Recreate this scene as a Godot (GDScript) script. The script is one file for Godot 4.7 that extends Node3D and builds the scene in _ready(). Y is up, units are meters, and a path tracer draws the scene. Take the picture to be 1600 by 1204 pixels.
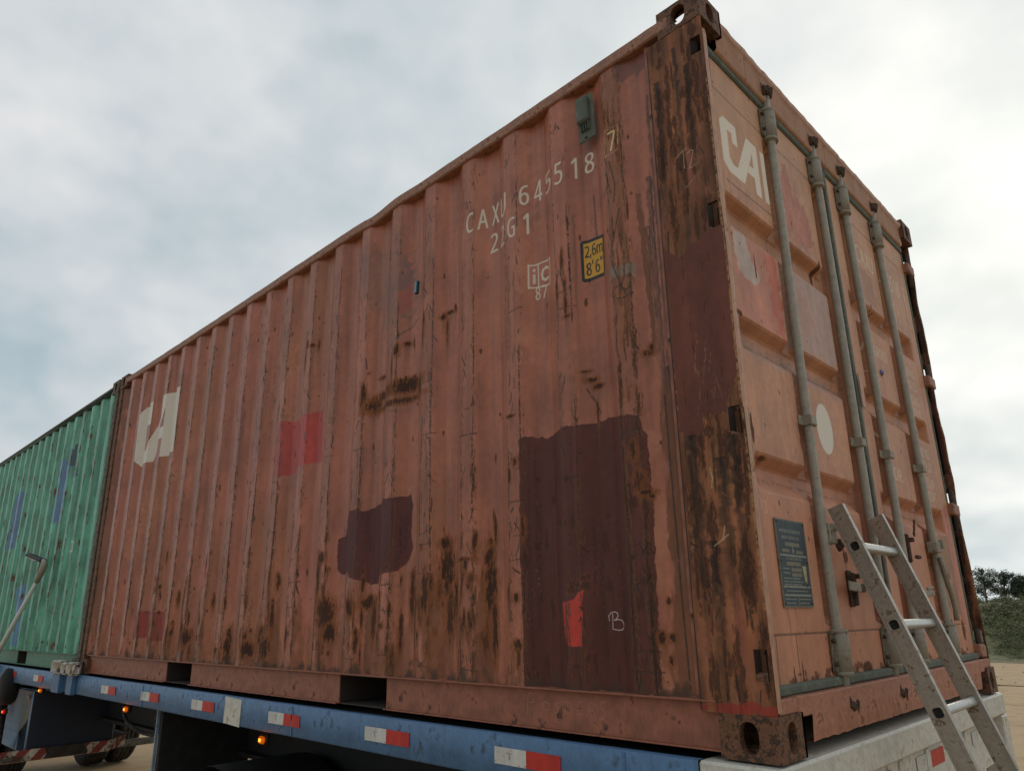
extends Node3D
# A rust-red shipping container on a blue flatbed trailer, a green one ahead of it, a ladder at its doors.
# Axes: the red container's long side lies in the plane z = 0 (facing +z), its doors in x = 0 (facing +x).
# Heights inside the containers and the trailer are counted from the trailer's deck, which is DECK above the ground.

const DECK := 1.48
const LEN := 6.058
const HGT := 2.591
const WID := 2.438
const PITCH := 0.2802
const RIDGE0 := -0.456        # left edge of the last outward flat before the door post

var rng := RandomNumberGenerator.new()
var fine: PackedByteArray     # seamless 512 x 512 noises, as bytes
var coarse: PackedByteArray
var M := {}
var glyph_cache := {}
var font: SystemFont


# ------------------------------------------------------------------ naming and tagging
var taken := {}

func numbered(parent: Node, called: String) -> String:
	var key := str(parent.get_instance_id()) + called
	var n: int = taken.get(key, 0)
	taken[key] = n + 1
	return called if n == 0 else "%s_%03d" % [called, n]

func base(called: String, at: Vector3) -> Node3D:
	var o := Node3D.new()
	o.name = numbered(self, called)
	add_child(o, true)
	o.position = at
	return o

func tag(o: Node, label: String, category: String, group := "", kind := "") -> void:
	if label: o.set_meta("label", label)
	if category: o.set_meta("category", category)
	if group: o.set_meta("group", group)
	if kind: o.set_meta("kind", kind)

func put(st: SurfaceTool, called: String, mat: Material, parent: Node, normals := true, tangents := false) -> MeshInstance3D:
	if normals: st.generate_normals()
	if tangents: st.generate_tangents()
	return put_mesh(st.commit(), called, mat, parent)

func put_mesh(mesh: Mesh, called: String, mat: Material, parent: Node) -> MeshInstance3D:
	var o := MeshInstance3D.new()
	o.name = numbered(parent, called)
	o.mesh = mesh
	o.material_override = mat
	o.cast_shadow = GeometryInstance3D.SHADOW_CASTING_SETTING_ON
	parent.add_child(o, true)
	return o

func begin(smooth := false) -> SurfaceTool:
	var st := SurfaceTool.new()
	st.begin(Mesh.PRIMITIVE_TRIANGLES)
	st.set_smooth_group(0 if smooth else 0xFFFFFFFF)
	return st


# ------------------------------------------------------------------ shapes
func quad(st: SurfaceTool, a: Vector3, b: Vector3, c: Vector3, d: Vector3) -> void:   # clockwise from outside
	for p: Vector3 in [a, b, c, a, c, d]:
		st.set_uv(Vector2(p.x + p.z, p.y))
		st.add_vertex(p)

func box(st: SurfaceTool, c: Vector3, size: Vector3, turn := Basis(), bevel := 0.0) -> void:
	var h := size * 0.5
	var b := minf(bevel, minf(h.x, minf(h.y, h.z)) * 0.9)
	var P := func(sx: float, sy: float, sz: float, axis: int) -> Vector3:
		var v := Vector3(sx * (h.x - (b if axis != 0 else 0.0)), sy * (h.y - (b if axis != 1 else 0.0)), sz * (h.z - (b if axis != 2 else 0.0)))
		return c + turn * v
	for s: float in [-1.0, 1.0]:
		for axis in 3:
			var q: Array[Vector3] = []
			for k: Array in [[-1.0, -1.0], [-1.0, 1.0], [1.0, 1.0], [1.0, -1.0]]:
				var v := [s, s, s]
				v[(axis + 1) % 3] = k[0]
				v[(axis + 2) % 3] = k[1]
				q.append(P.call(v[0], v[1], v[2], axis))
			if s > 0: quad(st, q[0], q[1], q[2], q[3])
			else: quad(st, q[3], q[2], q[1], q[0])
	if b <= 0.0: return
	for axis in 3:                    # the twelve edges
		var a1 := (axis + 1) % 3
		var a2 := (axis + 2) % 3
		for s1: float in [-1.0, 1.0]:
			for s2: float in [-1.0, 1.0]:
				var lo := [0.0, 0.0, 0.0]
				lo[axis] = -1.0; lo[a1] = s1; lo[a2] = s2
				var hi := lo.duplicate()
				hi[axis] = 1.0
				var e0: Vector3 = P.call(lo[0], lo[1], lo[2], a1)
				var e1: Vector3 = P.call(hi[0], hi[1], hi[2], a1)
				var e2: Vector3 = P.call(hi[0], hi[1], hi[2], a2)
				var e3: Vector3 = P.call(lo[0], lo[1], lo[2], a2)
				if s1 * s2 > 0: quad(st, e0, e3, e2, e1)
				else: quad(st, e0, e1, e2, e3)
	for sx: float in [-1.0, 1.0]:
		for sy: float in [-1.0, 1.0]:
			for sz: float in [-1.0, 1.0]:
				var t0: Vector3 = P.call(sx, sy, sz, 0)
				var t1: Vector3 = P.call(sx, sy, sz, 1)
				var t2: Vector3 = P.call(sx, sy, sz, 2)
				for p: Vector3 in ([t0, t2, t1] if sx * sy * sz > 0 else [t0, t1, t2]):
					st.set_uv(Vector2(p.x + p.z, p.y))
					st.add_vertex(p)

func span(st: SurfaceTool, x0: float, x1: float, y0: float, y1: float, z0: float, z1: float, bevel := 0.0) -> void:
	box(st, Vector3(x0 + x1, y0 + y1, z0 + z1) * 0.5, Vector3(absf(x1 - x0), absf(y1 - y0), absf(z1 - z0)), Basis(), bevel)

func tube(st: SurfaceTool, path: Array, radii, sides := 14, closed := true) -> void:
	var rings: Array = []
	for i in path.size():
		var a: Vector3 = path[maxi(i - 1, 0)]
		var b: Vector3 = path[mini(i + 1, path.size() - 1)]
		var d := (b - a).normalized()
		var u := d.cross(Vector3(0.31, 0.17, 0.93)).normalized()
		var v := d.cross(u)
		var r: float = radii[i] if radii is Array else radii
		var ring: Array[Vector3] = []
		for k in sides:
			var t := TAU * k / sides
			ring.append((path[i] as Vector3) + (u * cos(t) + v * sin(t)) * r)
		rings.append(ring)
	for i in rings.size() - 1:
		for k in sides:
			var n := (k + 1) % sides
			quad(st, rings[i][k], rings[i][n], rings[i + 1][n], rings[i + 1][k])
	if closed:
		for e in [0, rings.size() - 1]:
			var mid: Vector3 = path[e]
			for k in sides:
				var n := (k + 1) % sides
				for p: Vector3 in ([mid, rings[e][n], rings[e][k]] if e == 0 else [mid, rings[e][k], rings[e][n]]):
					st.set_uv(Vector2(p.x + p.z, p.y))
					st.add_vertex(p)

# A sheet over the rows and columns given: where(i, j) is a point, uv(i, j) its texture coordinate; skip(i, j) leaves a hole. Rows run downwards, columns to the right as seen from outside.
func sheet(st: SurfaceTool, cols: int, rows: int, where: Callable, uv: Callable, skip = null, normal = null) -> void:
	for j in rows:
		for i in cols:
			st.set_uv(uv.call(i, j))
			if normal != null: st.set_normal(normal.call(i, j))
			st.add_vertex(where.call(i, j))
	for j in rows - 1:
		for i in cols - 1:
			if skip != null and skip.call(i, j): continue
			var a := j * cols + i
			for k: int in [a, a + 1, a + cols + 1, a, a + cols + 1, a + cols]:
				st.add_index(k)

# A plate of thickness t with an oval hole; o is its lower left corner, u and v its edges, n points out.
func holed(st: SurfaceTool, o: Vector3, u: Vector3, v: Vector3, w: float, h: float, c: Vector2, r: Vector2, t: float, power := 2.6) -> void:
	var n := u.cross(v)
	var outer: Array[Vector3] = []
	var inner: Array[Vector3] = []
	var angles: Array[float] = []
	for k in 32: angles.append(TAU * k / 32.0)
	for q: Vector2 in [Vector2(0, 0), Vector2(w, 0), Vector2(w, h), Vector2(0, h)]: angles.append(fposmod((q - c).angle(), TAU))
	angles.sort()
	for a in angles:
		var d := Vector2(cos(a), sin(a))
		var k := INF
		if d.x > 1e-6: k = minf(k, (w - c.x) / d.x)
		if d.x < -1e-6: k = minf(k, -c.x / d.x)
		if d.y > 1e-6: k = minf(k, (h - c.y) / d.y)
		if d.y < -1e-6: k = minf(k, -c.y / d.y)
		var e := c + d * k
		var s := 1.0 / pow(pow(absf(d.x) / r.x, power) + pow(absf(d.y) / r.y, power), 1.0 / power)
		var i := c + d * s
		outer.append(o + u * e.x + v * e.y)
		inner.append(o + u * i.x + v * i.y)
	for k in angles.size():
		var m := (k + 1) % angles.size()
		quad(st, outer[k], inner[k], inner[m], outer[m])
		var lip_k := inner[k] - n * t
		var lip_m := inner[m] - n * t
		quad(st, inner[k], lip_k, lip_m, inner[m])

# An ISO corner casting between two opposite corners; out points away from the container on each axis.
func casting(corner: Vector3, out: Vector3, mat: Material, parent: Node) -> void:
	var st := begin()
	var L := 0.178
	var H := 0.118
	var W := 0.162
	var lo := Vector3(minf(corner.x, corner.x - out.x * L), minf(corner.y, corner.y - out.y * H), minf(corner.z, corner.z - out.z * W))
	var hi := lo + Vector3(L, H, W)
	var t := 0.026
	# side face (z)
	if out.z > 0: holed(st, Vector3(lo.x, lo.y, hi.z), Vector3.RIGHT, Vector3.UP, L, H, Vector2(L - 0.088 if out.x > 0 else 0.088, H * 0.5), Vector2(0.029, 0.042), t)
	else: holed(st, Vector3(hi.x, lo.y, lo.z), Vector3.LEFT, Vector3.UP, L, H, Vector2(0.088 if out.x > 0 else L - 0.088, H * 0.5), Vector2(0.029, 0.042), t)
	# end face (x)
	if out.x > 0: holed(st, Vector3(hi.x, lo.y, hi.z), Vector3.FORWARD, Vector3.UP, W, H, Vector2(W * 0.5, H * 0.5), Vector2(0.027, 0.041), t)
	else: holed(st, Vector3(lo.x, lo.y, lo.z), Vector3.BACK, Vector3.UP, W, H, Vector2(W * 0.5, H * 0.5), Vector2(0.027, 0.041), t)
	# top or bottom face
	if out.y > 0: holed(st, Vector3(lo.x, hi.y, hi.z), Vector3.RIGHT, Vector3.FORWARD, L, W, Vector2(L * 0.5, W * 0.5), Vector2(0.058, 0.036), t)
	else: holed(st, Vector3(lo.x, lo.y, lo.z), Vector3.RIGHT, Vector3.BACK, L, W, Vector2(L * 0.5, W * 0.5), Vector2(0.058, 0.036), t)
	# the three faces that look into the container, and the walls of the hollow
	var a := Vector3(lo.x if out.x > 0 else hi.x, lo.y if out.y > 0 else hi.y, lo.z if out.z > 0 else hi.z)
	var th := 0.012
	span(st, lo.x, hi.x, lo.y, hi.y, a.z, a.z + out.z * th)
	span(st, a.x, a.x + out.x * th, lo.y, hi.y, lo.z + 0.001, hi.z - 0.001)
	span(st, lo.x + 0.001, hi.x - 0.001, a.y, a.y + out.y * th, lo.z + 0.002, hi.z - 0.002)
	put(st, "corner_casting", mat, parent)


# ------------------------------------------------------------------ painting
class Canvas:
	var w: int
	var h: int
	var x0: float
	var x1: float
	var y0: float
	var y1: float
	var c := PackedByteArray()    # colour
	var m := PackedByteArray()    # roughness, 0 to 255
	var g := PackedByteArray()    # height, for the relief of chips and welds
	var nf: PackedByteArray
	var nc: PackedByteArray

	func _init(ax: float, bx: float, ay: float, by: float, step: float, n1: PackedByteArray, n2: PackedByteArray) -> void:
		x0 = ax; x1 = bx; y0 = ay; y1 = by
		w = roundi((bx - ax) / step)
		h = roundi((by - ay) / step)
		nf = n1
		nc = n2
		c.resize(w * h * 3)
		m.resize(w * h)
		g.resize(w * h)
		g.fill(150)

	func X(x: float) -> float: return (x - x0) / (x1 - x0) * w
	func Y(y: float) -> float: return (y1 - y) / (y1 - y0) * h

	func mix(i: int, r: float, gr: float, b: float, a: float) -> void:
		var k := i * 3
		c[k] = int(c[k] + (r - c[k]) * a)
		c[k + 1] = int(c[k + 1] + (gr - c[k + 1]) * a)
		c[k + 2] = int(c[k + 2] + (b - c[k + 2]) * a)

	# plain weathered paint: cloudy fading, faint vertical runs, dust specks
	func fill(col: Color, cloud: float, runs: float, rough: int) -> void:
		var r := col.r8
		var gr := col.g8
		var b := col.b8
		var sx := (x1 - x0) / w
		var sy := (y1 - y0) / h
		for j in h:
			var cy := int(j * sy * 150.0)
			var fy := int(j * sy * 24.0)
			var ly := int(j * sy * 420.0)
			for i in w:
				var n1 := (nc[((cy & 511) << 9) + (int(i * sx * 190.0) & 511)] - 128) * cloud
				var n2 := (nf[(((fy + 77) & 511) << 9) + (int(i * sx * 340.0) & 511)] - 128) * runs
				var n3 := (nf[((ly & 511) << 9) + (int(i * sx * 420.0) & 511)] - 128) * 0.05
				var k := 1.0 + (n1 + n2 + n3) / 128.0
				var t := (j * w + i) * 3
				c[t] = clampi(int(r * k), 0, 255)
				c[t + 1] = clampi(int(gr * (k + n1 * 0.0006)), 0, 255)
				c[t + 2] = clampi(int(b * (k + n1 * 0.0009)), 0, 255)
				m[j * w + i] = rough + int(n1 * 0.3)

	# one spot of rust: ragged, dark inside, orange at its rim
	func blot(cx: float, cy: float, rx: float, ry: float, strength := 1.0, ragged := 1.2, shift := 0, dark := 0.55) -> void:
		var e := 1.0 + ragged * 0.35
		var i0 := maxi(int(X(cx - rx * e)), 0)
		var i1 := mini(int(X(cx + rx * e)) + 1, w - 1)
		var j0 := maxi(int(Y(cy + ry * e)), 0)
		var j1 := mini(int(Y(cy - ry * e)) + 1, h - 1)
		var sx := (x1 - x0) / w
		var sy := (y1 - y0) / h
		for j in range(j0, j1 + 1):
			var y := y1 - (j + 0.5) * sy
			var dy := (y - cy) / ry
			for i in range(i0, i1 + 1):
				var x := x0 + (i + 0.5) * sx
				var dx := (x - cx) / rx
				var d := dx * dx + dy * dy
				if d > e * e: continue
				var n := nf[(((int(y * 260.0) + shift) & 511) << 9) + ((int(x * 1000.0) + shift) & 511)] / 255.0 - 0.5
				var n2 := nf[(((int(y * 1000.0) + shift * 5) & 511) << 9) + ((int(x * 3200.0) + shift * 3) & 511)] / 255.0 - 0.5
				var v := 1.0 - d + (n * 1.5 + n2 * 0.6) * ragged
				if v <= 0.0: continue
				var a := minf(v * (6.5 if dark < 2.0 else 2.5), 1.0) * strength
				var k := clampf((v - dark * 0.6) * 2.6 + n2 * 0.9, 0.0, 1.0)
				var t := j * w + i
				mix(t, 132.0 - 66.0 * k, 80.0 - 38.0 * k, 48.0 - 17.0 * k, a)
				m[t] = int(m[t] + (225 - m[t]) * a)
				g[t] = int(g[t] + (95.0 + n * 90.0 - g[t]) * a)

	# a run of rusty water below a spot
	func run(x: float, y: float, length: float, width: float, a: float, col := Color8(112, 70, 44)) -> void:
		var j0 := maxi(int(Y(y)), 0)
		var j1 := mini(int(Y(y - length)), h - 1)
		for j in range(j0, j1 + 1):
			var f := float(j - j0) / maxf(j1 - j0, 1.0)
			var wob := (nc[(((j * 2) & 511) << 9) + (int(x * 3000.0) & 511)] / 255.0 - 0.5) * width * 1.4
			var half := width * (0.55 + 0.45 * (1.0 - f))
			for i in range(maxi(int(X(x + wob - half)), 0), mini(int(X(x + wob + half)) + 1, w)):
				var xx := x0 + (i + 0.5) / w * (x1 - x0)
				var d := absf(xx - x - wob) / half
				if d > 1.0: continue
				var n := nf[(((j >> 2) & 511) << 9) + ((i * 5) & 511)] / 255.0
				var k := a * (1.0 - d * d) * (1.0 - f) * (0.35 + n)
				if k > 0.02: mix(j * w + i, col.r8, col.g8, col.b8, minf(k, 1.0))

	# a patch of paint with brushed, ragged edges; worn lets the old coat through
	func patch(pts: PackedVector2Array, col: Color, jitter: float, a: float, worn := 0.0, rough := -1) -> void:
		var box := Rect2(pts[0], Vector2.ZERO)
		for p in pts: box = box.expand(p)
		box = box.grow(jitter * 2.0)
		for j in range(maxi(int(Y(box.end.y)), 0), mini(int(Y(box.position.y)) + 1, h)):
			var y := y1 - (j + 0.5) / h * (y1 - y0)
			for i in range(maxi(int(X(box.position.x)), 0), mini(int(X(box.end.x)) + 1, w)):
				var x := x0 + (i + 0.5) / w * (x1 - x0)
				var n := nf[((int(y * 300.0) & 511) << 9) + (int(x * 300.0) & 511)] / 255.0 - 0.5
				var n2 := nf[(((int(y * 300.0) + 200) & 511) << 9) + ((int(x * 300.0) + 90) & 511)] / 255.0 - 0.5
				if not Geometry2D.is_point_in_polygon(Vector2(x + n * jitter * 2.0, y + n2 * jitter * 2.0), pts): continue
				var k := a
				var s := nc[((int(y * 160.0) & 511) << 9) + (int(x * 420.0) & 511)] / 255.0
				if worn > 0.0: k *= clampf((s - worn) * 5.0 + 0.5, 0.0, 1.0)
				var v := 0.88 + 0.24 * s + (n2 * 0.12)
				var t := j * w + i
				mix(t, col.r8 * v, col.g8 * v, col.b8 * v, k)
				if rough >= 0: m[t] = int(m[t] + (rough - m[t]) * k)

	# a drawn line (chalk, scratch, weld)
	func line(pts: PackedVector2Array, width: float, col: Color, a: float, broken := 0.0, dent := 0) -> void:
		for q in pts.size() - 1:
			var p := pts[q]
			var d := pts[q + 1] - p
			var ln := d.length_squared()
			for j in range(maxi(int(Y(maxf(p.y, p.y + d.y) + width)), 0), mini(int(Y(minf(p.y, p.y + d.y) - width)) + 2, h)):
				var y := y1 - (j + 0.5) / h * (y1 - y0)
				for i in range(maxi(int(X(minf(p.x, p.x + d.x) - width)), 0), mini(int(X(maxf(p.x, p.x + d.x) + width)) + 2, w)):
					var x := x0 + (i + 0.5) / w * (x1 - x0)
					var t := clampf((Vector2(x, y) - p).dot(d) / ln, 0.0, 1.0)
					var r := Vector2(x, y).distance_to(p + d * t) / (width * 0.5)
					var k := clampf(1.5 - r, 0.0, 1.0) * a
					if broken > 0.0: k *= clampf((nf[((int(y * 900.0) & 511) << 9) + (int(x * 900.0) & 511)] / 255.0 - broken) * 4.0 + 0.5, 0.0, 1.0)
					if k <= 0.0: continue
					mix(j * w + i, col.r8, col.g8, col.b8, k)
					if dent: g[j * w + i] = clampi(g[j * w + i] + int(dent * k), 0, 255)

	# triangles (lettering), four samples a pixel
	func tris(v: PackedVector2Array, col: Color, a: float, wear := 0.0) -> void:
		for q in range(0, v.size(), 3):
			var p := Vector2(X(v[q].x), Y(v[q].y))
			var r := Vector2(X(v[q + 1].x), Y(v[q + 1].y))
			var s := Vector2(X(v[q + 2].x), Y(v[q + 2].y))
			var area := (r - p).cross(s - p)
			if absf(area) < 1e-6: continue
			for j in range(maxi(int(minf(p.y, minf(r.y, s.y))), 0), mini(int(maxf(p.y, maxf(r.y, s.y))) + 1, h)):
				for i in range(maxi(int(minf(p.x, minf(r.x, s.x))), 0), mini(int(maxf(p.x, maxf(r.x, s.x))) + 1, w)):
					var n := 0
					for u in 4:
						var z := Vector2(i + 0.25 + 0.5 * (u & 1), j + 0.25 + 0.5 * (u >> 1))
						var b1 := (r - p).cross(z - p) / area
						var b2 := (z - p).cross(s - p) / area
						if b1 >= 0.0 and b2 >= 0.0 and b1 + b2 < 1.0: n += 1
					if n == 0: continue
					var k := n * 0.25 * a
					if wear > 0.0:
						var e := nf[((int((y1 - j * (y1 - y0) / h) * 500.0) & 511) << 9) + (int((x0 + i * (x1 - x0) / w) * 900.0) & 511)] / 255.0
						k *= clampf((e - wear) * 6.0 + 0.5, 0.0, 1.0)
					mix(j * w + i, col.r8, col.g8, col.b8, k)

	func material(rough_scale := 1.0, relief := 2.0) -> StandardMaterial3D:
		var mat := StandardMaterial3D.new()
		mat.albedo_texture = ImageTexture.create_from_image(Image.create_from_data(w, h, false, Image.FORMAT_RGB8, c))
		mat.roughness = rough_scale
		mat.roughness_texture = ImageTexture.create_from_image(Image.create_from_data(w, h, false, Image.FORMAT_L8, m))
		var n := Image.create_from_data(w, h, false, Image.FORMAT_L8, g)
		n.convert(Image.FORMAT_RGBA8)
		n.bump_map_to_normal_map(relief)
		mat.normal_enabled = true
		mat.normal_texture = ImageTexture.create_from_image(n)
		mat.texture_repeat = false
		mat.metallic_specular = 0.42
		return mat

func canvas(ax: float, bx: float, ay: float, by: float, step: float) -> Canvas:
	return Canvas.new(ax, bx, ay, by, step, fine, coarse)

func pv(a: Array) -> PackedVector2Array:
	var out := PackedVector2Array()
	for i in range(0, a.size(), 2): out.append(Vector2(a[i], a[i + 1]))
	return out

# The outline of a string as triangles, squeezed into the unit square.
func glyphs(text: String) -> PackedVector2Array:
	if glyph_cache.has(text): return glyph_cache[text]
	var tm := TextMesh.new()
	tm.text = text
	tm.font = font
	tm.font_size = 64
	tm.depth = 0.0
	tm.curve_step = 2.0
	var arr := tm.get_mesh_arrays()
	var vs: PackedVector3Array = arr[Mesh.ARRAY_VERTEX]
	var ix = arr[Mesh.ARRAY_INDEX]
	var flat := PackedVector2Array()
	if ix != null and (ix as PackedInt32Array).size():
		for i: int in ix: flat.append(Vector2(vs[i].x, vs[i].y))
	else:
		for p in vs: flat.append(Vector2(p.x, p.y))
	if flat.size():
		var r := Rect2(flat[0], Vector2.ZERO)
		for p in flat: r = r.expand(p)
		for i in flat.size(): flat[i] = (flat[i] - r.position) / r.size
	glyph_cache[text] = flat
	return flat

func letter(cv: Canvas, text: String, ax: float, bx: float, ay: float, by: float, col: Color, a := 0.9, wear := 0.0) -> void:
	var out := PackedVector2Array()
	var fat := (by - ay) * 0.014          # brushed lettering is a little fatter than the typeface
	for o: float in [-fat, fat]:
		out.clear()
		for p in glyphs(text): out.append(Vector2(ax + fat + o + p.x * (bx - ax - 2.0 * fat), ay + p.y * (by - ay)))
		cv.tris(out, col, a, wear)

func poly(cv: Canvas, pts: PackedVector2Array, col: Color, a := 0.9, wear := 0.0) -> void:
	var out := PackedVector2Array()
	for i: int in Geometry2D.triangulate_polygon(pts): out.append(pts[i])
	cv.tris(out, col, a, wear)

# The lessor's three slanted letters; box given by its left, right, bottom and top.
func emblem(cv: Canvas, l: float, r: float, b: float, t: float, col: Color, wear: float) -> void:
	var W := r - l
	var H := t - b
	for part: Array in [
		[0.10, 1.0, 0.36, 1.0, 0.36, 0.62, 0.25, 0.62, 0.25, 0.80, 0.16, 0.80, 0.16, 0.28, 0.22, 0.20, 0.31, 0.20, 0.58, 1.0, 0.80, 1.0, 0.80, 0.0, 0.68, 0.0, 0.68, 0.78, 0.43, 0.0, 0.12, 0.0, 0.02, 0.12, 0.02, 0.88],
		[0.53, 0.30, 0.69, 0.30, 0.69, 0.48, 0.59, 0.48],
		[0.88, 0.0, 0.88, 1.0, 0.99, 1.0, 0.99, 0.0]]:
		var p := pv(part)
		for i in p.size(): p[i] = Vector2(l + p[i].x * W, b + p[i].y * H)
		poly(cv, p, col, 0.92, wear)

# A small seamless texture for things that need no drawing of their own.
func worn(base_col: Color, spot: Color, amount: float, cloud: float, rough: float, meters: float, size := 320, streaky := 1.0, seed_shift := 0, dark := 0.6) -> StandardMaterial3D:
	var c := PackedByteArray()
	c.resize(size * size * 3)
	var ro := PackedByteArray()
	ro.resize(size * size)
	var q := 512.0 / size
	for j in size:
		for i in size:
			var a := coarse[((int(j * q + seed_shift) & 511) << 9) + (int(i * q) & 511)] / 255.0
			var b := fine[((int(j * q * 2.0 / streaky) & 511) << 9) + ((int(i * q * 2.0) + seed_shift) & 511)] / 255.0
			var d := fine[((int(j * q) & 511) << 9) + ((int(i * q) + 211) & 511)] / 255.0
			var k := 1.0 + (a - 0.5) * cloud + (b - 0.5) * 0.16
			var s := clampf((a * 0.75 + d * 0.30 + b * 0.15 - (1.0 - amount)) * 6.0, 0.0, 1.0) * 0.85
			var v := 1.0 - dark * clampf((b - 0.35) * 1.6, 0.0, 1.0)
			var t := (j * size + i) * 3
			c[t] = clampi(int(lerpf(base_col.r8 * k, spot.r8 * v * 1.2, s)), 0, 255)
			c[t + 1] = clampi(int(lerpf(base_col.g8 * k, spot.g8 * v * 1.2, s)), 0, 255)
			c[t + 2] = clampi(int(lerpf(base_col.b8 * k, spot.b8 * v * 1.2, s)), 0, 255)
			ro[j * size + i] = clampi(int((rough + (0.9 - rough) * s + (d - 0.5) * 0.15) * 255.0), 0, 255)
	var mat := StandardMaterial3D.new()
	mat.albedo_texture = ImageTexture.create_from_image(Image.create_from_data(size, size, false, Image.FORMAT_RGB8, c))
	mat.roughness = 1.0
	mat.roughness_texture = ImageTexture.create_from_image(Image.create_from_data(size, size, false, Image.FORMAT_L8, ro))
	mat.uv1_triplanar = true
	mat.uv1_world_triplanar = true
	mat.uv1_scale = Vector3.ONE / meters
	return mat

func plain(col: Color, rough: float, metal := 0.0) -> StandardMaterial3D:
	var mat := StandardMaterial3D.new()
	mat.albedo_color = col
	mat.roughness = rough
	mat.metallic = metal
	return mat

func noise_bytes(sd: int, freq: float, octaves: int) -> PackedByteArray:
	var n := FastNoiseLite.new()
	n.seed = sd
	n.frequency = freq
	n.fractal_octaves = octaves
	n.noise_type = FastNoiseLite.TYPE_SIMPLEX_SMOOTH
	var im := n.get_seamless_image(512, 512)
	im.convert(Image.FORMAT_L8)
	return im.get_data()


# ------------------------------------------------------------------ sky
func sky_panorama() -> Image:
	var W := 1024
	var H := 512
	var n := FastNoiseLite.new()
	n.seed = 11
	n.frequency = 0.75
	n.fractal_octaves = 5
	n.fractal_gain = 0.52
	n.domain_warp_enabled = true
	n.domain_warp_amplitude = 0.35
	n.domain_warp_frequency = 0.6
	var sun := SUN_FROM
	var data := PackedFloat32Array()
	data.resize(W * H * 3)
	for j in H:
		var th := PI * (j + 0.5) / H
		var y := cos(th)
		var s := sin(th)
		for i in W:
			var ph := TAU * (i + 0.5) / W
			var d := Vector3(sin(ph) * s, y, -cos(ph) * s)
			var k := (j * W + i) * 3
			var up := maxf(y, 0.0)
			var q := 1.9 / (up + 0.32)
			var c1 := n.get_noise_2d(d.x * q + 3.0, d.z * q * 1.25 + 1.0)
			var c2 := n.get_noise_2d(d.x * q * 2.6 + 31.0, d.z * q * 2.6 + 17.0)
			var c3 := n.get_noise_2d(d.x * q * 6.5 + 81.0, d.z * q * 6.5 + 57.0)
			var cl := clampf(c1 * 0.85 + c2 * 0.38 + c3 * 0.18, -0.6, 0.6)
			var v := 0.625 + 0.215 * cl
			var ang := d.angle_to(sun)
			var glow := 0.15 * exp(-ang * ang / 0.60) + 0.18 * exp(-ang * ang / 0.14) + 0.12 * exp(-ang * ang / 0.012)
			var tint := clampf(0.5 - cl * 0.9, 0.0, 1.0) * exp(-glow * 2.0)
			var haze := exp(-up * 9.0) * 0.03
			var col := Vector3(v - 0.100 * tint - haze, v - 0.012 * tint + 0.010, v + 0.036 * tint + 0.024)
			col += Vector3(1.05, 0.99, 0.78) * glow
			data[k] = col.x
			data[k + 1] = col.y
			data[k + 2] = col.z
	return Image.create_from_data(W, H, false, Image.FORMAT_RGBF, data.to_byte_array())

const SUN_FROM := Vector3(-0.094, 0.412, -0.906)


func _ready() -> void:
	rng.seed = 4711
	# camera: a phone held overhead, looking up at the container's door corner
	var cam := Camera3D.new()
	cam.name = "camera"
	cam.transform = Transform3D(Basis(Vector3(0.713046, -0.015077, -0.700955), Vector3(0.208065, 0.959281, 0.19102), Vector3(0.669533, -0.28205, 0.687149)), Vector3(0.9528, 0.385 + DECK, 1.9828))
	cam.near = 0.05
	cam.far = 500.0
	cam.projection = Camera3D.PROJECTION_FRUSTUM
	cam.size = 0.05 * 1204.0 / 1118.745
	cam.frustum_offset = Vector2(0.0, 0.05 * 35.02 / 1118.745)
	add_child(cam)
	cam.current = true
	# sky, sun, exposure
	var env := Environment.new()
	env.background_mode = Environment.BG_SKY
	var pan := PanoramaSkyMaterial.new()
	pan.panorama = ImageTexture.create_from_image(sky_panorama())
	var sky := Sky.new()
	sky.sky_material = pan
	env.sky = sky
	env.tonemap_mode = Environment.TONE_MAPPER_LINEAR
	env.tonemap_exposure = 1.0
	env.sdfgi_enabled = true
	env.ssao_enabled = true
	env.ssil_enabled = true
	var we := WorldEnvironment.new()
	we.name = "world_environment"
	we.environment = env
	add_child(we)
	var sun := DirectionalLight3D.new()
	sun.name = "sun"
	sun.light_energy = 0.18
	sun.light_color = Color(1.0, 0.96, 0.88)
	sun.light_angular_distance = 12.0
	sun.shadow_enabled = true
	add_child(sun)
	sun.look_at_from_position(SUN_FROM * 50.0, Vector3.ZERO)

	fine = noise_bytes(5, 0.055, 4)
	coarse = noise_bytes(9, 0.016, 5)
	font = SystemFont.new()
	font.font_names = PackedStringArray(["Droid Sans"])
	font.font_weight = 400
	materials()
	landscape()
	trailer()
	tractor()
	red_container()
	green_container()
	ladder()
	pole()


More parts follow.
